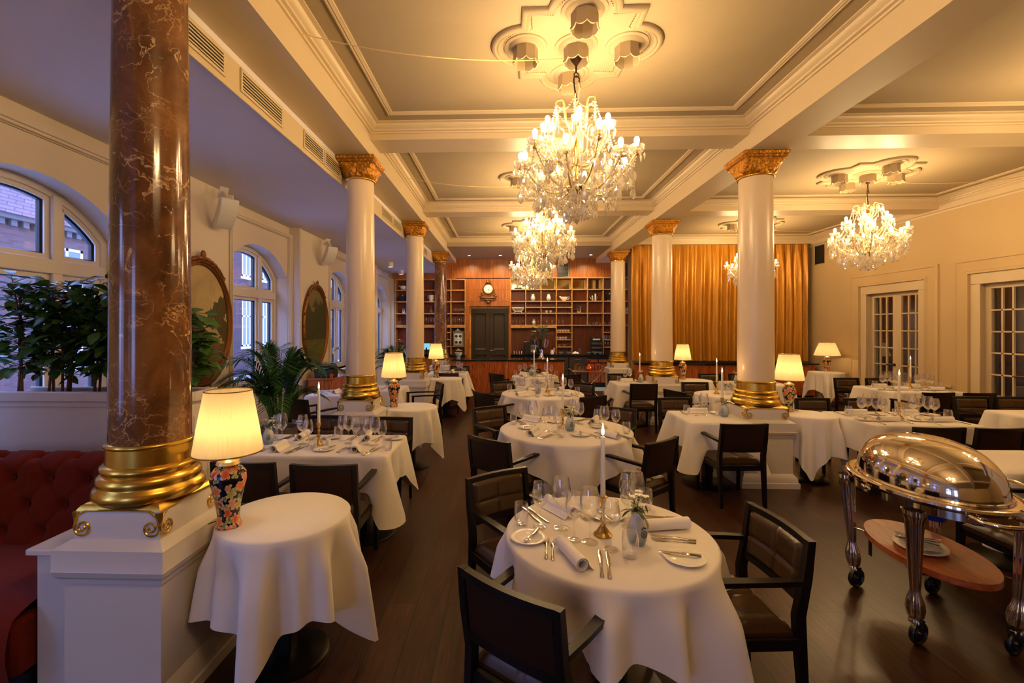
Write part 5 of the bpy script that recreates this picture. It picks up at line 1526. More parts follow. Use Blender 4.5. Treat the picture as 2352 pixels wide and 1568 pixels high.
for i in (0,3,4,6,7,9): mb.box(XSR[i]-.014,XSR[i]+.014,FY,BY,bz(812),rows[-1],.002)
mb.build('upright', M['shelfedge'], ur); MB().box(XSR[0],XSR[3],FY-.006,FY+.03,bz(753),rows[-1]).build('pelmet', M['shelfedge'], ur)
MB().box(XSR[0]+.02,XSR[-1]-.02,BY-.03,BY-.021,rows[1]+.02,rows[0]-.02).build('mirror_back', plain('smoked_mirror', S(190,170,130), .06, 1), ur)
XSL = [bx(p) for p in (906,936,966,1000,1035,1068)]
ul = shelf_unit('shelf_unit', 'wooden shelf unit left of the dark door, partly hidden by the columns', XSL, [bz(p) for p in (641,666,692.5,720,747)], XSL[0], XSL[-1],
    [(XSL[3],XSL[4],bz(763.5)),(XSL[3],XSL[4],bz(780)),(XSL[3],XSL[5],bz(796))])
mb = MB()
for i in (0,3,4,5): mb.box(XSL[i]-.014,XSL[i]+.014,FY,BY,bz(815),rows[-1],.002)
mb.build('upright', M['shelfedge'], ul); MB().box(XSL[0],XSL[-1],FY-.006,FY+.03,bz(752.5),rows[-1]).build('pelmet', M['shelfedge'], ul)
# back counter with fridges
bc = thing('back_counter', 'low back counter with dark top, grey fridge doors and wood cupboards', 'counter', (0,0,0))
zc = bz(812)
MB().box(bx(1173),4.3,13.45,14.15,zc-.045,zc,.004).box(-3.45,bx(1068),13.45,14.15,zc-.045,zc,.004).build('worktop', M['stone'], bc)
MB().box(bx(1173),4.3,13.55,14.15,.1,zc-.045).box(-3.45,bx(1068),13.55,14.15,.1,zc-.045).box(.1,4.3,13.6,14.1,0,.1).build('carcass', M['blackplastic'], bc)
for a, b, z0, z1, m, hd in [(1.30,1.80,.5,.9,'darkgrey',1),(1.82,2.36,.5,.9,'darkgrey',1),(1.30,1.80,.12,.48,'darkgrey',1),(1.82,2.36,.12,.48,'darkgrey',0),(.10,1.28,.1,.72,'zeb',0)]:
    d = MB().box(a+.008,b-.008,13.525,13.55,z0,z1-.01,.003).build('door', M[m], bc)
    if hd: MB().box((a+b)/2-.09,(a+b)/2+.09,13.505,13.52,z1-.09,z1-.06,.003).build('handle', M['silver'], d)
for i in range(4):
    a = 2.40+i*.36; d = MB().box(a,a+.35,13.525,13.55,.14,.70,.003).build('cupboard_door', M['rosewood'], bc)
    MB().sphere((a+(.30 if i % 2 == 0 else .05),13.515,.62), .018, 8, 6).build('knob', M['silver'], d)
for i in range(10):
    a = (.12 if i < 5 else 2.40-5*.29)+i*.29; MB().box(a+.02,a+.27,13.53,13.55,.735,.82,.003).build('drawer', M['rosewood'], bc)
MB().box(-3.4,bx(1068),13.53,13.55,.12,.86).build('door', M['zeb'], bc)
tag(MB().box(1.2,4.0,12.7,13.5,.001,.008).build('floor_mat', plain('grey_mat', S(150,160,160), .7), None), 'pale grey floor mat before the back counter', 'mat')
for x, y, lb in ((bx(1292.5),FY-.002,'dark mesh vent in the wood panel right of the farthest chandelier'),(bx(1446),FY-.002,'dark mesh vent beside the gold curtain')):
    v = vent(.36,.42,9,True,M['darkgrey'],M['darkgrey'],0); v['label'] = lb; v.location = (x,y,3.50); orient(v,'-Y')
# wall clock
ck = thing('wall_clock', 'gilded wall clock with white dial above the dark door', 'clock', (bx(1121.5),FY-.002,bz(664)))
F = PXZ
MB().lathe([(.001,0),(.155,0),(.165,.02),(.155,.045),(.14,.05),(.135,.04),(.001,.04)], 40, M=F).build('case', M['gilt'], ck, 50)
dl = MB().lathe([(.134,.041),(.12,.046),(.001,.047)], 40, M=F).build('dial', M['porcelain'], ck)
mb = MB()
for k in range(12):
    a = k*pi/6; mb.box(-.005,.005,.095,.115,.0475,.0485,M=F @ Matrix.Rotation(a,4,'Z'))
mb.build('hour_marks', M['blackplastic'], dl)
mb = MB().box(-.006,.006,-.015,.065,.049,.0505,M=F @ Matrix.Rotation(R(-150),4,'Z')).box(-.004,.004,-.015,.095,.051,.0525,M=F @ Matrix.Rotation(R(-92),4,'Z'))
mb.build('hands', M['blackplastic'], dl)
mb = MB().box(-.25,.25,-.05,.0,-.285,-.25,.01).box(-.13,.13,-.05,0,-.35,-.29,.012).sphere((0,-.02,-.40),.055,12,8).sphere((0,-.02,.22),.075,14,9).tube([(-.1,-.02,.15),(-.05,-.03,.2),(0,-.03,.29),(.05,-.03,.2),(.1,-.02,.15)],.022,8)
for s in (-1,1): mb.tube([(s*.13,-.02,-.2),(s*.20,-.03,-.16),(s*.17,-.03,-.1),(s*.2,-.03,-.05)], [.03,.035,.025,.015], 8).tube([(s*.11,-.02,-.24),(s*.2,-.02,-.22),(s*.27,-.02,-.2)], [.03,.025,.015], 8)
mb.build('gilded_ornament', M['gilt'], ck, 60)
# ---- things on the shelves
def simple(name, cat, mb, mat, sm=50): return tag(mb.build(name, mat, None, sm), '', cat)
flute = Kind(simple('champagne_flute','glass',MB().lathe([(.001,.003),(.032,.0),(.03,.004),(.004,.012),(.004,.07),(.02,.10),(.026,.15),(.024,.23),(.023,.23),(.024,.15),(.017,.102),(.001,.085)],14),M['glass']))
balloon = Kind(simple('balloon_glass','glass',MB().lathe([(.001,.2),(.035,.205),(.004,.195),(.004,.12),(.03,.1),(.048,.06),(.04,.015),(.033,0),(.032,0),(.039,.015),(.046,.06),(.028,.098),(.001,.112)],16),M['glass']))
goblet = Kind(simple('small_glass','glass',MB().lathe([(.001,.003),(.03,.0),(.004,.01),(.004,.05),(.022,.065),(.028,.1),(.025,.15),(.024,.15),(.027,.1),(.02,.067),(.001,.056)],14),M['glass']))
def row(kind, x0, x1, n, z, y, what, cell):
    for i in range(n):
        kind.at((x0+(x1-x0)*(i+.5)/n, y, z+.016), 0, '%s on the %s, %s from the left' % (what, cell, ORD[i]), 'glassware on the back shelves')
S3, S4 = rows[3], rows[4]
row(flute, XSL[4]+.02, XSL[5]-.02, 6, S4, 14.0, 'champagne flute', 'bottom left shelf beside the door')
row(flute, XSL[2]+.02, XSL[3]-.05, 5, S4, 14.0, 'champagne flute', 'bottom shelf between the columns')
row(flute, XSL[3]+.15, XSL[4]-.02, 3, S4, 14.0, 'champagne flute', 'bottom shelf right of the marble column')
row(goblet, XSL[4]+.02, XSL[5]-.04, 6, S3, 14.0, 'small stemmed glass', 'second lowest left shelf by the door')
row(goblet, XSR[0]+.02, XSR[1]-.02, 4, S4, 14.0, 'small stemmed glass', 'bottom shelf just right of the door')
row(balloon, XSR[5]+.02, XSR[6]-.02, 4, S4, 14.0, 'upturned balloon glass', 'bottom shelf left of the cream column')
row(balloon, XSR[6]+.02, XSR[7]-.08, 3, S4, 14.0, 'upturned balloon glass', 'bottom shelf behind the cream column')
row(goblet, XSR[2]+.1, XSR[3]-.03, 2, S4, 14.0, 'small stemmed glass', 'third cell of the bottom right shelf')
row(goblet, XSR[3]+.02, XSR[4]-.2, 2, S4, 14.0, 'small stemmed glass', 'fourth cell of the bottom right shelf')
row(goblet, XSR[1]+.22, XSR[2]-.03, 2, S4, 14.0, 'small stemmed glass', 'second cell of the bottom right shelf')
cup = Kind(simple('white_cup','cup',MB().lathe([(.001,.005),(.025,0),(.03,.01),(.042,.05),(.045,.075),(.043,.075),(.038,.05),(.001,.012)],18).tube([(.042,0,.06),(.065,0,.055),(.065,0,.03),(.038,0,.02)],.005,6),M['porcelain']))
for zz, n, lb in ((763.5,5,'upper cup shelf'),(780,4,'middle cup shelf')):
    for i in range(n): cup.at((XSR[3]+.04+i*.085,13.98,bz(zz)+.014), .6, 'white coffee cup on the %s beside the coffee niche, %s from the left' % (lb, ORD[i]), 'white cups')
bowl = Kind(simple('small_bowl','bowl',MB().lathe([(.001,.004),(.03,0),(.034,.008),(.065,.04),(.07,.055),(.067,.055),(.06,.04),(.001,.012)],20),M['vase']))
for i, (x, y, z, lb) in enumerate([(XSR[3]+.1,14.0,bz(796.5)+.014,'pale bowl on the lowest cup shelf, left one'),(XSR[3]+.26,14.0,bz(796.5)+.014,'pale bowl on the lowest cup shelf, right one'),(2.45,13.75,zc,'pale bowl on the back counter left of the dark rack'),(2.62,13.7,zc,'pale bowl on the back counter before the dark rack'),(2.78,13.75,zc,'pale bowl on the back counter right of another before the rack'),(1.62,13.8,zc,'small bowl on the back counter under the cup shelves, left one'),(1.85,13.8,zc,'small bowl on the back counter under the cup shelves, right one')]):
    bowl.at((x,y,z), 0, lb, 'pale bowls')
row(goblet, XSR[6]+.03, XSR[7]-.08, 4, bz(797)-.003, 13.98, 'small glass', 'lower drinks shelf behind the cream column')
tumb = Kind(simple('tall_tumbler','glass',MB().lathe([(.001,.002),(.027,0),(.031,.12),(.03,.12),(.026,.008),(.001,.008)],16),M['glass']))
for i in range(5): tumb.at((XSR[6]+.05+i*.075,13.98,bz(780)+.014), 0, 'tall tumbler on the middle drinks shelf by the cream column, %s from the left' % ORD[i], 'tall tumblers')
vz = Kind(simple('white_vase','vase',MB().lathe([(.001,0),(.05,0),(.07,.06),(.072,.10),(.045,.17),(.042,.19),(.055,.215),(.05,.215),(.038,.19),(.001,.18)],24),M['vase']))
vz.at((bx(1224.5),13.98,rows[2]+.016), 0, 'pale vase on the second shelf, under the farthest chandelier', 'pale vases'); vz.at((bx(1260.5),13.98,rows[2]+.016), 0, 'pale vase on the second shelf, right of the other', 'pale vases')
vz.at((bx(1226.5),13.98,rows[4]+.016), 0, 'pale vase with a dark emblem on the bottom shelf behind the trophy flowers', 'pale vases', .85)
jg = thing('gravy_boat', 'white gravy boat on the second shelf, fourth cell', 'jug', (bx(1296),13.98,rows[2]+.016))
MB().lathe([(.001,.004),(.05,0),(.045,.015),(.06,.03),(.09,.07),(.1,.13),(.096,.13),(.085,.07),(.001,.03)],24,sx=1.15,sy=.7).build('body', M['porcelain'], jg)
MB().tube([(.1,0,.115),(.15,0,.13),(.16,0,.09),(.13,0,.05),(.085,0,.05)],.010,8).build('handle', M['porcelain'], jg); MB().tube([(-.09,0,.1),(-.12,0,.13),(-.14,0,.14)],[.03,.025,.015],8).build('spout', M['porcelain'], jg)
def pot(label, x, y, z, r, h, mat):
    p = thing('coffee_pot', label, 'pot', (x,y,z), group='metal pots')
    MB().lathe([(.001,0),(r,0),(r*1.02,.01),(r*.8,h*.85),(r*.82,h),(.02,h+.02),(.012,h+.03),(.016,h+.045),(.001,h+.05)],24).build('body', mat, p, 50)
    MB().tube([(r*.85,0,h*.35),(r*1.5,0,h*.7),(r*1.8,0,h*.98)],[.018,.012,.008],8).build('spout', mat, p, 60); MB().tube([(-r*.8,0,h*.85),(-r*1.6,0,h*.9),(-r*1.7,0,h*.4),(-r*.95,0,h*.25)],.008,8).build('handle', mat, p, 60); return p
pot('tall metal coffee pot on the second shelf, right one of two', bx(1368),13.98,rows[2]+.016,.055,.22,M['silver'])
p = pot('metal coffee pot on the second shelf, left one of two', bx(1361),14.0,rows[2]+.016,.05,.18,M['silver']); p.rotation_euler.z = pi
bk = thing('fruit_basket', 'pierced silver basket on the third shelf just right of the door', 'basket', (bx(1190),13.98,rows[3]+.016))
mb = MB()
for k in range(28):
    a = 2*pi*k/28; mb.tube([(.11*cos(a),.07*sin(a),.05),(.16*cos(a+.1),.10*sin(a+.1),.10),(.19*cos(a),.12*sin(a),.16)],.006,5)
mb.tube([(.19*cos(a),.12*sin(a),.16) for a in [2*pi*i/32 for i in range(32)]],.01,6,closed=True).lathe([(.001,.03),(.11,.03),(.115,.05),(.001,.055)],24,sy=.64).build('bowl', M['porcelain'], bk)
mb = MB()
for s in (-1,1):
    for q in (-1,1): mb.tube([(s*.09,q*.05,.04),(s*.12,q*.06,.0+.01)],.012,6)
mb.build('foot', M['porcelain'], bk)
def bucket(label, x, z, mat, s=1, y=13.98):
    b = thing('wine_bucket', label, 'bucket', (x,y,z), group='wine buckets'); b.scale = (s,s,s)
    MB().lathe([(.001,0),(.06,0),(.07,.02),(.085,.1),(.095,.20),(.1,.205),(.09,.205),(.078,.1),(.001,.02)],28).build('body', mat, b, 50)
    mb = MB()
    for q in (-1,1): mb.tube([(q*.088,0,.15),(q*.125,0,.155),(q*.125,0,.11),(q*.083,0,.10)],.008,6)
    mb.build('handle', mat, b, 60)
bucket('silver wine bucket with two handles on the third shelf', bx(1330), rows[3]+.016, M['chrome'])
bucket('white wine bucket with emblem on the left shelves beside the marble column', bx(988.5), bz(692.5)+.016, M['porcelain'], .95)
bucket('silver cup behind the far cream column by the curtain', bx(1438), rows[3]+.016, M['silver'], .8)
for i, p in enumerate((1256,1265)): cup.at((bx(p),13.98,rows[3]+.016), 1.5, 'white cup on the third shelf, %s of two' % ('left' if i == 0 else 'right'), 'white cups')
tp = thing('white_teapot', 'white pot with emblem on the top left shelf', 'pot', (bx(923),13.98,bz(666)+.016))
MB().lathe([(.001,0),(.05,0),(.09,.04),(.1,.09),(.085,.13),(.08,.13),(.001,.12)],24).build('body', M['porcelain'], tp); MB().tube([(-.09,0,.1),(-.14,0,.13),(-.15,0,.14)],[.02,.015,.01],8).build('spout', M['porcelain'], tp)
bxs = thing('coffee_grinder', 'dark box on the second left shelf, half hidden by the column', 'box', (bx(921),13.98,bz(692.5)+.016))
MB().box(-.1,.1,-.09,.09,0,.17,.01).build('body', M['blackplastic'], bxs); MB().lathe([(.03,.17),(.03,.2),(.015,.22),(.001,.22)],12).build('lid', M['silver'], bxs)
b2 = thing('coffee_grinder', 'black and silver box on the second shelf beside the far cream column', 'box', (bx(1401),13.98,rows[2]+.016))
MB().box(-.09,.09,-.09,.09,.03,.2,.01).build('body', M['blackplastic'], b2); MB().box(-.11,.11,-.11,.11,0,.03,.006).lathe([(.06,.2),(.05,.22),(.015,.23),(.012,.27),(.001,.27)],14).build('stand', M['silver'], b2)
ml = Kind(simple('steel_mill','mill',MB().lathe([(.001,0),(.028,0),(.026,.15),(.02,.155),(.001,.16)],14),M['silver']))
ml.at((bx(922),13.98,bz(720)+.016), 0, 'steel mill on the third left shelf, left one', 'steel mills'); ml.at((bx(926),13.98,bz(720)+.016), 0, 'steel mill on the third left shelf, right one', 'steel mills')
dc = Kind(simple('glass_decanter','decanter',MB().lathe([(.001,.003),(.05,0),(.06,.03),(.04,.08),(.015,.12),(.014,.18),(.022,.19),(.02,.19),(.012,.18),(.013,.12),(.037,.08),(.001,.01)],18),M['glass']))
dc.at((bx(910.5),13.98,rows[4]+.016), 0, 'clear decanter on the lowest left shelf by the window', 'glass decanters'); dc.at((bx(915.5),14.0,rows[4]+.016), 0, 'taller clear decanter on the lowest left shelf', 'glass decanters', 1.15); dc.at((bx(988),13.98,bz(720)+.016), 0, 'clear decanter on the third left shelf by the marble column', 'glass decanters', 1.2)
rg_ = thing('ring_ornament', 'white ring ornament on the top right shelf behind the chandelier', 'ornament', (bx(1196),13.95,rows[1]+.016))
MB().tube([(.09*cos(a),0,.11+.09*sin(a)) for a in [2*pi*i/28 for i in range(28)]],.028,10,closed=True).build('ring', M['porcelain'], rg_); MB().box(-.2,.03,-.05,.05,0,.05,.006).build('foot', M['blackplastic'], rg_)
# coffee machine and counter things
cm_ = thing('coffee_machine', 'silver and black automatic coffee machine on the back counter', 'coffee machine', (bx(1231),13.72,zc))
MB().box(-.20,.18,-.2,.2,0,.46,.012).build('body', M['blackplastic'], cm_); MB().box(-.18,-.01,-.215,-.2,.06,.28,.004).box(.06,.16,-.215,-.2,.06,.28,.004).build('front_panel', M['chrome'], cm_)
MB().box(-.02,.06,-.23,-.2,.16,.26,.006).build('spout', M['blackplastic'], cm_); MB().box(-.16,.12,-.16,.16,.46,.66,.02).build('bean_hopper', M['glass'], cm_); MB().box(-.18,.14,-.18,.18,.66,.70,.01).build('lid', M['silver'], cm_); MB().box(-.2,.18,-.3,-.2,0,.03,.004).build('drip_tray', M['steel'], cm_)
mc = thing('milk_cooler', 'black milk cooler with silver lid left of the coffee machine', 'cooler', (bx(1212),13.74,zc))
MB().box(-.11,.11,-.18,.18,0,.36,.01).build('body', M['blackplastic'], mc); MB().box(-.115,.115,-.185,.185,.36,.375,.004).build('lid', M['silver'], mc)
for i, (x, lb) in enumerate(((bx(1181),'first'),(bx(1187),'second'),(bx(1193),'third'),(bx(1198),'fourth'))):
    ml.at((x,13.68,zc), 0, 'small silver pot left of the milk cooler, %s from the left' % lb, 'small silver pots', .6)
rk = thing('capsule_rack', 'dark stepped tea box rack standing on the back counter', 'rack', (bx(1367.5),13.85,zc))
MB().box(-.16,.16,-.06,.12,0,.5,.006).build('body', M['blackplastic'], rk)
for k in range(3): MB().box(-.15,.15,-.12,-.06,.02+k*.13,.08+k*.13,.006).build('tray', M['darkgrey'], rk)
MB().box(-.11,.11,-.064,-.06,.42,.46).build('nameplate', M['cardgrey'], rk)
jr = thing('white_jug', 'small white milk jug on the back counter right of the trophy vase', 'jug', (bx(1266),13.7,zc)); MB().lathe([(.001,0),(.05,0),(.06,.05),(.04,.1),(.045,.13),(.042,.13),(.001,.05)],20).build('body', M['porcelain'], jr)
gl = thing('blender_jar', 'metal and glass jar on the back counter beside the cup shelves', 'jar', (bx(1270.5),13.85,zc)); MB().lathe([(.001,0),(.05,0),(.055,.12),(.04,.16),(.045,.2),(.001,.2)],18).build('body', M['copper'], gl)
wt = thing('white_folded_cloth', 'white folded cloth on the back counter below the shelves', 'cloth', (bx(1320),13.72,zc)); MB().grid(lambda u, v: ((u-.5)*.2, (v-.5)*.16, .02+.06*sin(pi*u)*sin(pi*v)+.012*sin(13*u)*sin(9*v)), 14, 12).build('linen', M['napkin'], wt, 180)
cof = thing('glass_carafe', 'round glass carafe on the back counter below the shelves', 'carafe', (bx(1330),13.85,zc)); MB().lathe([(.001,.002),(.06,0),(.08,.05),(.05,.12),(.04,.16),(.05,.17),(.038,.16),(.001,.006)],20).build('body', M['glass'], cof); MB().box(-.04,.04,-.04,.04,.165,.18,.004).build('lid', M['blackplastic'], cof)
tv = thing('silver_trophy_vase', 'large silver two handled trophy vase on the bar', 'vase', (.90,12.02,.926))
MB().lathe([(.001,0),(.13,0),(.135,.012),(.11,.02),(.08,.05),(.045,.12),(.03,.18),(.04,.22),(.035,.25),(.07,.29),(.1,.36),(.125,.45),(.135,.52),(.145,.535),(.13,.535),(.11,.44),(.001,.3)],40).build('body', M['chrome'], tv, 50)
mb = MB()
for s in (-1,1): mb.tube([(s*.12,0,.50),(s*.17,0,.51),(s*.175,0,.44),(s*.14,0,.34),(s*.085,0,.31)],.008,8)
mb.build('handle', M['chrome'], tv, 60)
bq = thing('dried_bouquet', 'large dried bouquet with brown leaves in the silver trophy vase', 'flowers', (.90,12.02,.926))
st = MB(); lf = MB(); pe = MB(); rr = random.Random(9)
for k in range(40):
    a = rr.random()*6.28; o = rr.uniform(.05,.24); top = Vector((o*cos(a), o*.7*sin(a), .56+rr.uniform(.08,.34)))
    st.tube([(0,0,.45),(top.x*.4,top.y*.4,.58),tuple(top)], .003, 4)
    if k % 3: leaf(lf, top*.98, (cos(a),sin(a)*.6,rr.uniform(0,.9)), (0,-1,.4), rr.uniform(.07,.13), .03, .2)
    else:
        for j in range(6): leaf(pe, top, (cos(j),sin(j),.8), (0,0,1), .035, .022, .2, 3)
for d in ((-.7,-.1,.9),(.9,-.2,.75),(.75,.1,.8),(-.3,-.2,.9),(.85,-.1,.6)): lf.mat(1); leaf(lf, (d[0]*.08,0,.5), d, (0,-1,.2), .36, .075, .05, 6); lf.mat(0)
st.build('stems', M['sprig'], bq, 60); lf.build('leaves', [M['sprig'], plain('dry_magnolia_leaf', S(92,46,24), .5)], bq, 180); pe.build('blossoms', M['petal'], bq, 180)
wb = thing('footed_bowl', 'white footed bowl on the left end of the bar', 'bowl', (-1.30,12.1,.926)); MB().lathe([(.001,0),(.06,0),(.05,.03),(.045,.05),(.09,.12),(.105,.17),(.1,.17),(.085,.12),(.001,.07)],28).build('body', M['vase'], wb)
wf = thing('white_roses', 'white roses in the footed bowl on the bar', 'flowers', (-1.30,12.1,.926)); pe = MB(); rr = random.Random(4)
for k in range(12):
    a = rr.random()*6.28; o = rr.uniform(0,.1); c = (o*cos(a), o*sin(a), .18+.05*(1-o*8)+.02*rr.random())
    for j in range(9): b = j*2.4; leaf(pe, c, (cos(b)*(.3+j*.08), sin(b)*(.3+j*.08), 1), (cos(b),sin(b),.2), .035, .034, .1, 3)
pe.build('blossoms', M['petal'], wf, 180)
# left niche
fr = thing('display_fridge', 'small glass fronted fridge in the left shelves beside the door', 'fridge', (bx(1052.5),13.98,bz(796)+.014))
MB().box(-.165,.165,-.14,.16,0,.46,.006).build('cabinet', M['blackplastic'], fr); MB().sweep(rect(-.165,.165,0,.46), [(0,.14),(0,.16),(.045,.16),(.045,.14)], PXZ).build('door_frame', M['greymetal'], fr)
MB().box(-.12,.12,-.148,-.144,.045,.415).build('glass_door', M['vase'], fr); MB().box(-.12,.12,-.156,-.149,.22,.235).build('shelf', M['cardgrey'], fr)
mb = MB()
for x in (-.06,.06):
    for z in (.06,.245): mb.lathe([(.001,0),(.045,0),(.045,.004),(.02,.006),(.001,.006)],16,M=Matrix.Translation((x,-.15,z+.06)) @ Matrix.Rotation(R(90),4,'X'))
mb.build('stored_plates', M['darkgrey'], fr)
tw = thing('blue_cloth', 'pale blue folded cloth on top of the display fridge', 'cloth', (bx(1050),13.98,bz(796)+.475)); MB().grid(lambda u, v: ((u-.5)*.18, (v-.5)*.14, .005+.07*sin(pi*u)*sin(pi*v)+.012*sin(11*u+5*v)), 14, 12).build('linen', M['bluetowel'], tw, 180)
am = thing('amaryllis_vase', 'tall glass vase on the back counter in the left niche', 'vase', (bx(918),13.78,zc)); MB().lathe([(.001,.003),(.05,0),(.055,.2),(.05,.24),(.047,.24),(.05,.2),(.001,.01)],20).build('body', M['glass'], am)
af = thing('red_amaryllis', 'red and white amaryllis blooms in the left niche', 'flowers', (bx(918),13.78,zc)); st = MB(); pe = MB(); rr = random.Random(2)
for k in range(7):
    a = k*.9; c = (.07*cos(a), .05*sin(a), .36+.03*(k%3)); st.tube([(0,0,.03),(c[0]*.4,c[1]*.4,.25),c],.006,5)
    for j in range(6): pe.mat(1 if j % 3 == 0 else 0); leaf(pe, c, (cos(j*1.05+a),sin(j*1.05+a)-.3,.25), (0,0,1), .075, .04, .2, 4)
st.build('stems', M['sprig'], af, 60); pe.build('blossoms', [M['red'], M['petal']], af, 180)
tl = thing('till_monitor', 'small till monitor with pale blue screen behind the third lamp', 'monitor', (bx(983),13.5,zc))
MB().box(-.12,.12,-.02,.02,.12,.34,.008,M=Matrix.Rotation(R(-14),4,'X')).build('case', M['blackplastic'], tl); MB().box(-.105,.105,-.022,-.0205,.14,.325,M=Matrix.Rotation(R(-14),4,'X')).build('screen', M['screen'], tl); MB().box(-.07,.07,-.1,.1,0,.02,.005).box(-.02,.02,.0,.06,.02,.2).build('stand', M['blackplastic'], tl)
# recessed spots over the bar
RS = thing('recessed_spot', '', 'spotlight')
MB().lathe([(.001,0),(.05,0),(.052,-.004),(.045,-.006),(.04,-.002)], 20).build('ring', M['white'], RS); MB().lathe([(.04,-.003),(.001,-.003)], 16).build('lamp', M['downlight'], RS)
RS = Kind(RS)
for i, x in enumerate((-1.1,-.2,.7,1.6,2.4)):
    RS.at((x,13.15,3.85), 0, 'small recessed ceiling spot over the bar, %s from the left' % ORD[i], 'recessed bar spots')
    l = bpy.data.lights.new('spot_glow','SPOT'); l.energy = 60; l.color = (1,.76,.42); l.spot_size = 2.0; l.spot_blend = .7; l.shadow_soft_size = .04
    o = bpy.data.objects.new('spot_glow', l); COL.objects.link(o); o.location = (x,13.15,3.83); o.rotation_euler = (R(22),0,0)
# ---- folding tray stand with copper ware
ts = thing('folding_tray_stand', 'folding cross legged tray stand before the back counter', 'stand', (1.90,10.9,0))
MB().box(-.33,.33,-.2,.2,.715,.735,.006).build('tray', M['boardwood'], ts)
for y in (-.17,.17):
    for s in (-1,1): MB().tube([(-s*.42,y,.77),(-s*.36,y,.74),(s*.34,y,.02),(s*.42,y,.02),(s*.44,y,.05)], .011, 8).build('leg', M['chrome'], ts, 60)
MB().tube([(.0,-.17,.38),(0,.17,.38)], .008, 8).build('crossbar', M['chrome'], ts, 60)
dr = thing('copper_dripper', 'copper and glass coffee dripper in the middle of the tray stand', 'coffee maker', (1.94,10.9,.736)); MB().lathe([(.001,0),(.075,0),(.09,.04),(.08,.08),(.03,.14),(.028,.17),(.05,.22),(.065,.26),(.06,.26),(.02,.16),(.001,.1)],28).build('body', M['copper'], dr, 50); MB().tube([(.03,0,.15),(.1,0,.13),(.11,0,.06),(.085,0,.04)],.008,8).build('handle', M['copper'], dr, 60)
pot('copper kettle with curved spout on the right of the tray stand',2.13,10.9,.736,.07,.14,M['copper']).rotation_euler.z = pi*.85
for i, x in enumerate((1.62,1.72,1.80)): tumb.at((x,10.88+.03*(i%2),.736), 0, 'glass cup on the left of the tray stand, %s from the left' % ORD[i], 'glasses on the tray stand', .9)
cl_ = thing('copper_cloth', 'brown folded cloth over the glasses on the tray stand', 'cloth', (1.73,10.86,.82)); MB().grid(lambda u, v: ((u-.5)*.26, (v-.5)*.16, .03+.05*sin(pi*u*.9+.3)-.10*max(0,u-.6)+.006*sin(15*v)), 16, 10).build('linen', M['copper'], cl_, 180)
# ---- sideboard in the window aisle
sb = thing('sideboard', 'dark rosewood sideboard below the smaller oval painting', 'cabinet', (0,0,0))
MB().box(-3.40,-2.98,7.66,8.4,.08,.86,.004).build('carcass', M['rosewood'], sb); MB().box(-3.42,-2.96,7.64,8.42,.86,.89,.004).build('top', M['rosewood'], sb); MB().box(-2.985,-2.972,7.7,8.02,.12,.82,.003).box(-2.985,-2.972,8.04,8.36,.12,.82,.003).build('door', M['rosewood'], sb); MB().box(-3.38,-3.0,7.68,8.38,0,.08).build('plinth', M['black'], sb)
pr_ = thing('receipt_printer', 'black printer standing on the sideboard', 'printer', (-3.2,7.95,.891)); MB().box(-.15,.15,-.17,.17,0,.14,.012).box(-.12,.15,-.14,.14,.14,.20,.02).build('body', M['blackplastic'], pr_); MB().box(.0,.10,-.15,-.145,.15,.16).box(-.1,.1,-.10,.1,.2,.212,.003).build('paper_slot', M['greymetal'], pr_)
tg = thing('tea_light_glass', 'small amber glass holder on the sideboard edge', 'candle holder', (-3.02,7.72,.891)); MB().lathe([(.001,.002),(.03,0),(.038,.07),(.036,.07),(.028,.006),(.001,.006)],16).build('body', M['copper'], tg)
oc = thing('white_orchid', 'white orchid in a blue glass pot on the far window sill', 'plant', (-3.68,9.45,.861))
MB().lathe([(.001,0),(.07,0),(.09,.08),(.08,.15),(.075,.15),(.085,.08),(.001,.01)],24).build('pot', plain('blue_glass_pot', S(90,100,150), .1), oc)
st = MB(); lf = MB(); pe = MB()
for k in range(6): leaf(lf, (0,0,.14), (cos(k*1.1),sin(k*1.1),.5), (0,0,1), .2, .06, .5, 5)
for k in range(2):
    s = 1 if k else -1; pth = bez((0,0,.14),(0,s*.02,.4),(.03,s*.06,.5),(.08,s*.16,.46),12); st.tube(pth, .004, 5)
    for q in range(5,13):
        for j in range(5): leaf(pe, pth[q], (.6,cos(j*1.26),sin(j*1.26)), (1,0,0), .045, .04, .1, 3)
st.build('stem', M['sprig'], oc, 60); lf.build('leaves', M['leaf'], oc, 180); pe.build('blossoms', M['petal'], oc, 180)
cr_ = thing('plastic_bag', 'turquoise plastic bag outside on the pavement beyond the window', 'bag', (-5.6,8.2,-.5))
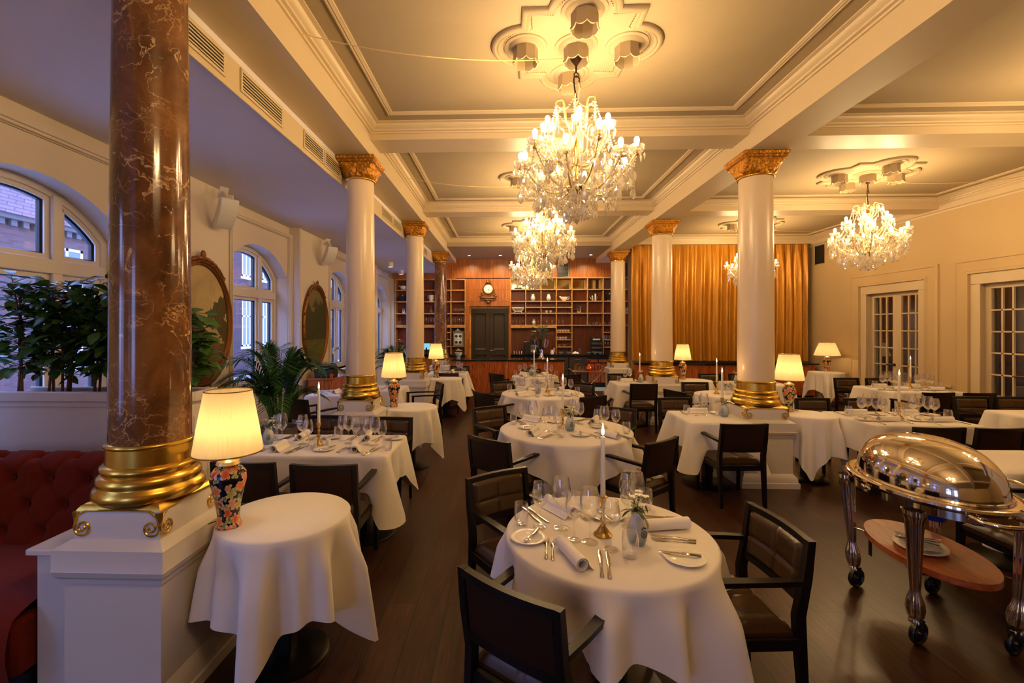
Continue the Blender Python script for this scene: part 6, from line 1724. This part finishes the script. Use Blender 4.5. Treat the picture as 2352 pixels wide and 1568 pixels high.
MB().box(-.35,.35,-.5,.5,0,1.05,.12).build('bag_body', plain('turquoise_plastic', S(40,170,210), .4), cr_)

# ================================================================ daylight, view
w = bpy.data.worlds.new('dusk_sky'); SC.world = w; w.use_nodes = True
nt = w.node_tree; bg = nt.nodes['Background']
tc = N(nt, 'TexCoord'); sx = N(nt, 'SeparateXYZ'); nt.links.new(tc.outputs['Generated'], sx.inputs[0])
c = ramp(nt, sx.outputs[2], [(.0, (.34,.46,.95,1)), (.35, (.30,.44,1.0,1)), (1, (.22,.36,1.0,1))])
nt.links.new(c, bg.inputs[0]); bg.inputs[1].default_value = 6.0
for i, cc in enumerate(WC+[90]):
    l = bpy.data.lights.new('window_portal', 'AREA'); l.shape = 'RECTANGLE'; l.size = 1.5; l.size_y = 2.1; l.cycles.is_portal = True
    o = bpy.data.objects.new('window_portal', l); COL.objects.link(o); o.location = (-3.97,cc,1.9); o.rotation_euler = (0, R(-90), 0)
    if cc > 80: l.size, l.size_y = 1.1, 2.3; o.location = (-2.85,-4.72,1.85); o.rotation_euler = (R(90),0,0)
cam = bpy.data.cameras.new('camera'); co = bpy.data.objects.new('camera', cam); COL.objects.link(co)
F_, CX_, CY_ = 1045., 1130., 753.
cam.sensor_fit = 'HORIZONTAL'; cam.sensor_width = 36; cam.lens = 36*F_/2352
cam.shift_x = (1176-CX_)/2352; cam.shift_y = (CY_-784)/2352
cam.clip_start = .05; cam.clip_end = 200
co.location = (0,0,1.75); co.rotation_euler = (R(90), 0, math.atan(35/1045))
SC.camera = co
vs = SC.view_settings; vs.view_transform = 'Standard'; vs.look = 'None'; vs.gamma = 1; vs.exposure = .58; vs.use_curve_mapping = False
cy = SC.cycles
cy.use_denoising = True; cy.max_bounces = 10; cy.diffuse_bounces = 5; cy.glossy_bounces = 5; cy.transmission_bounces = 8; cy.transparent_max_bounces = 24
cy.sample_clamp_indirect = 4; cy.sample_clamp_direct = 0; cy.caustics_reflective = False; cy.caustics_refractive = False; cy.blur_glossy = .5
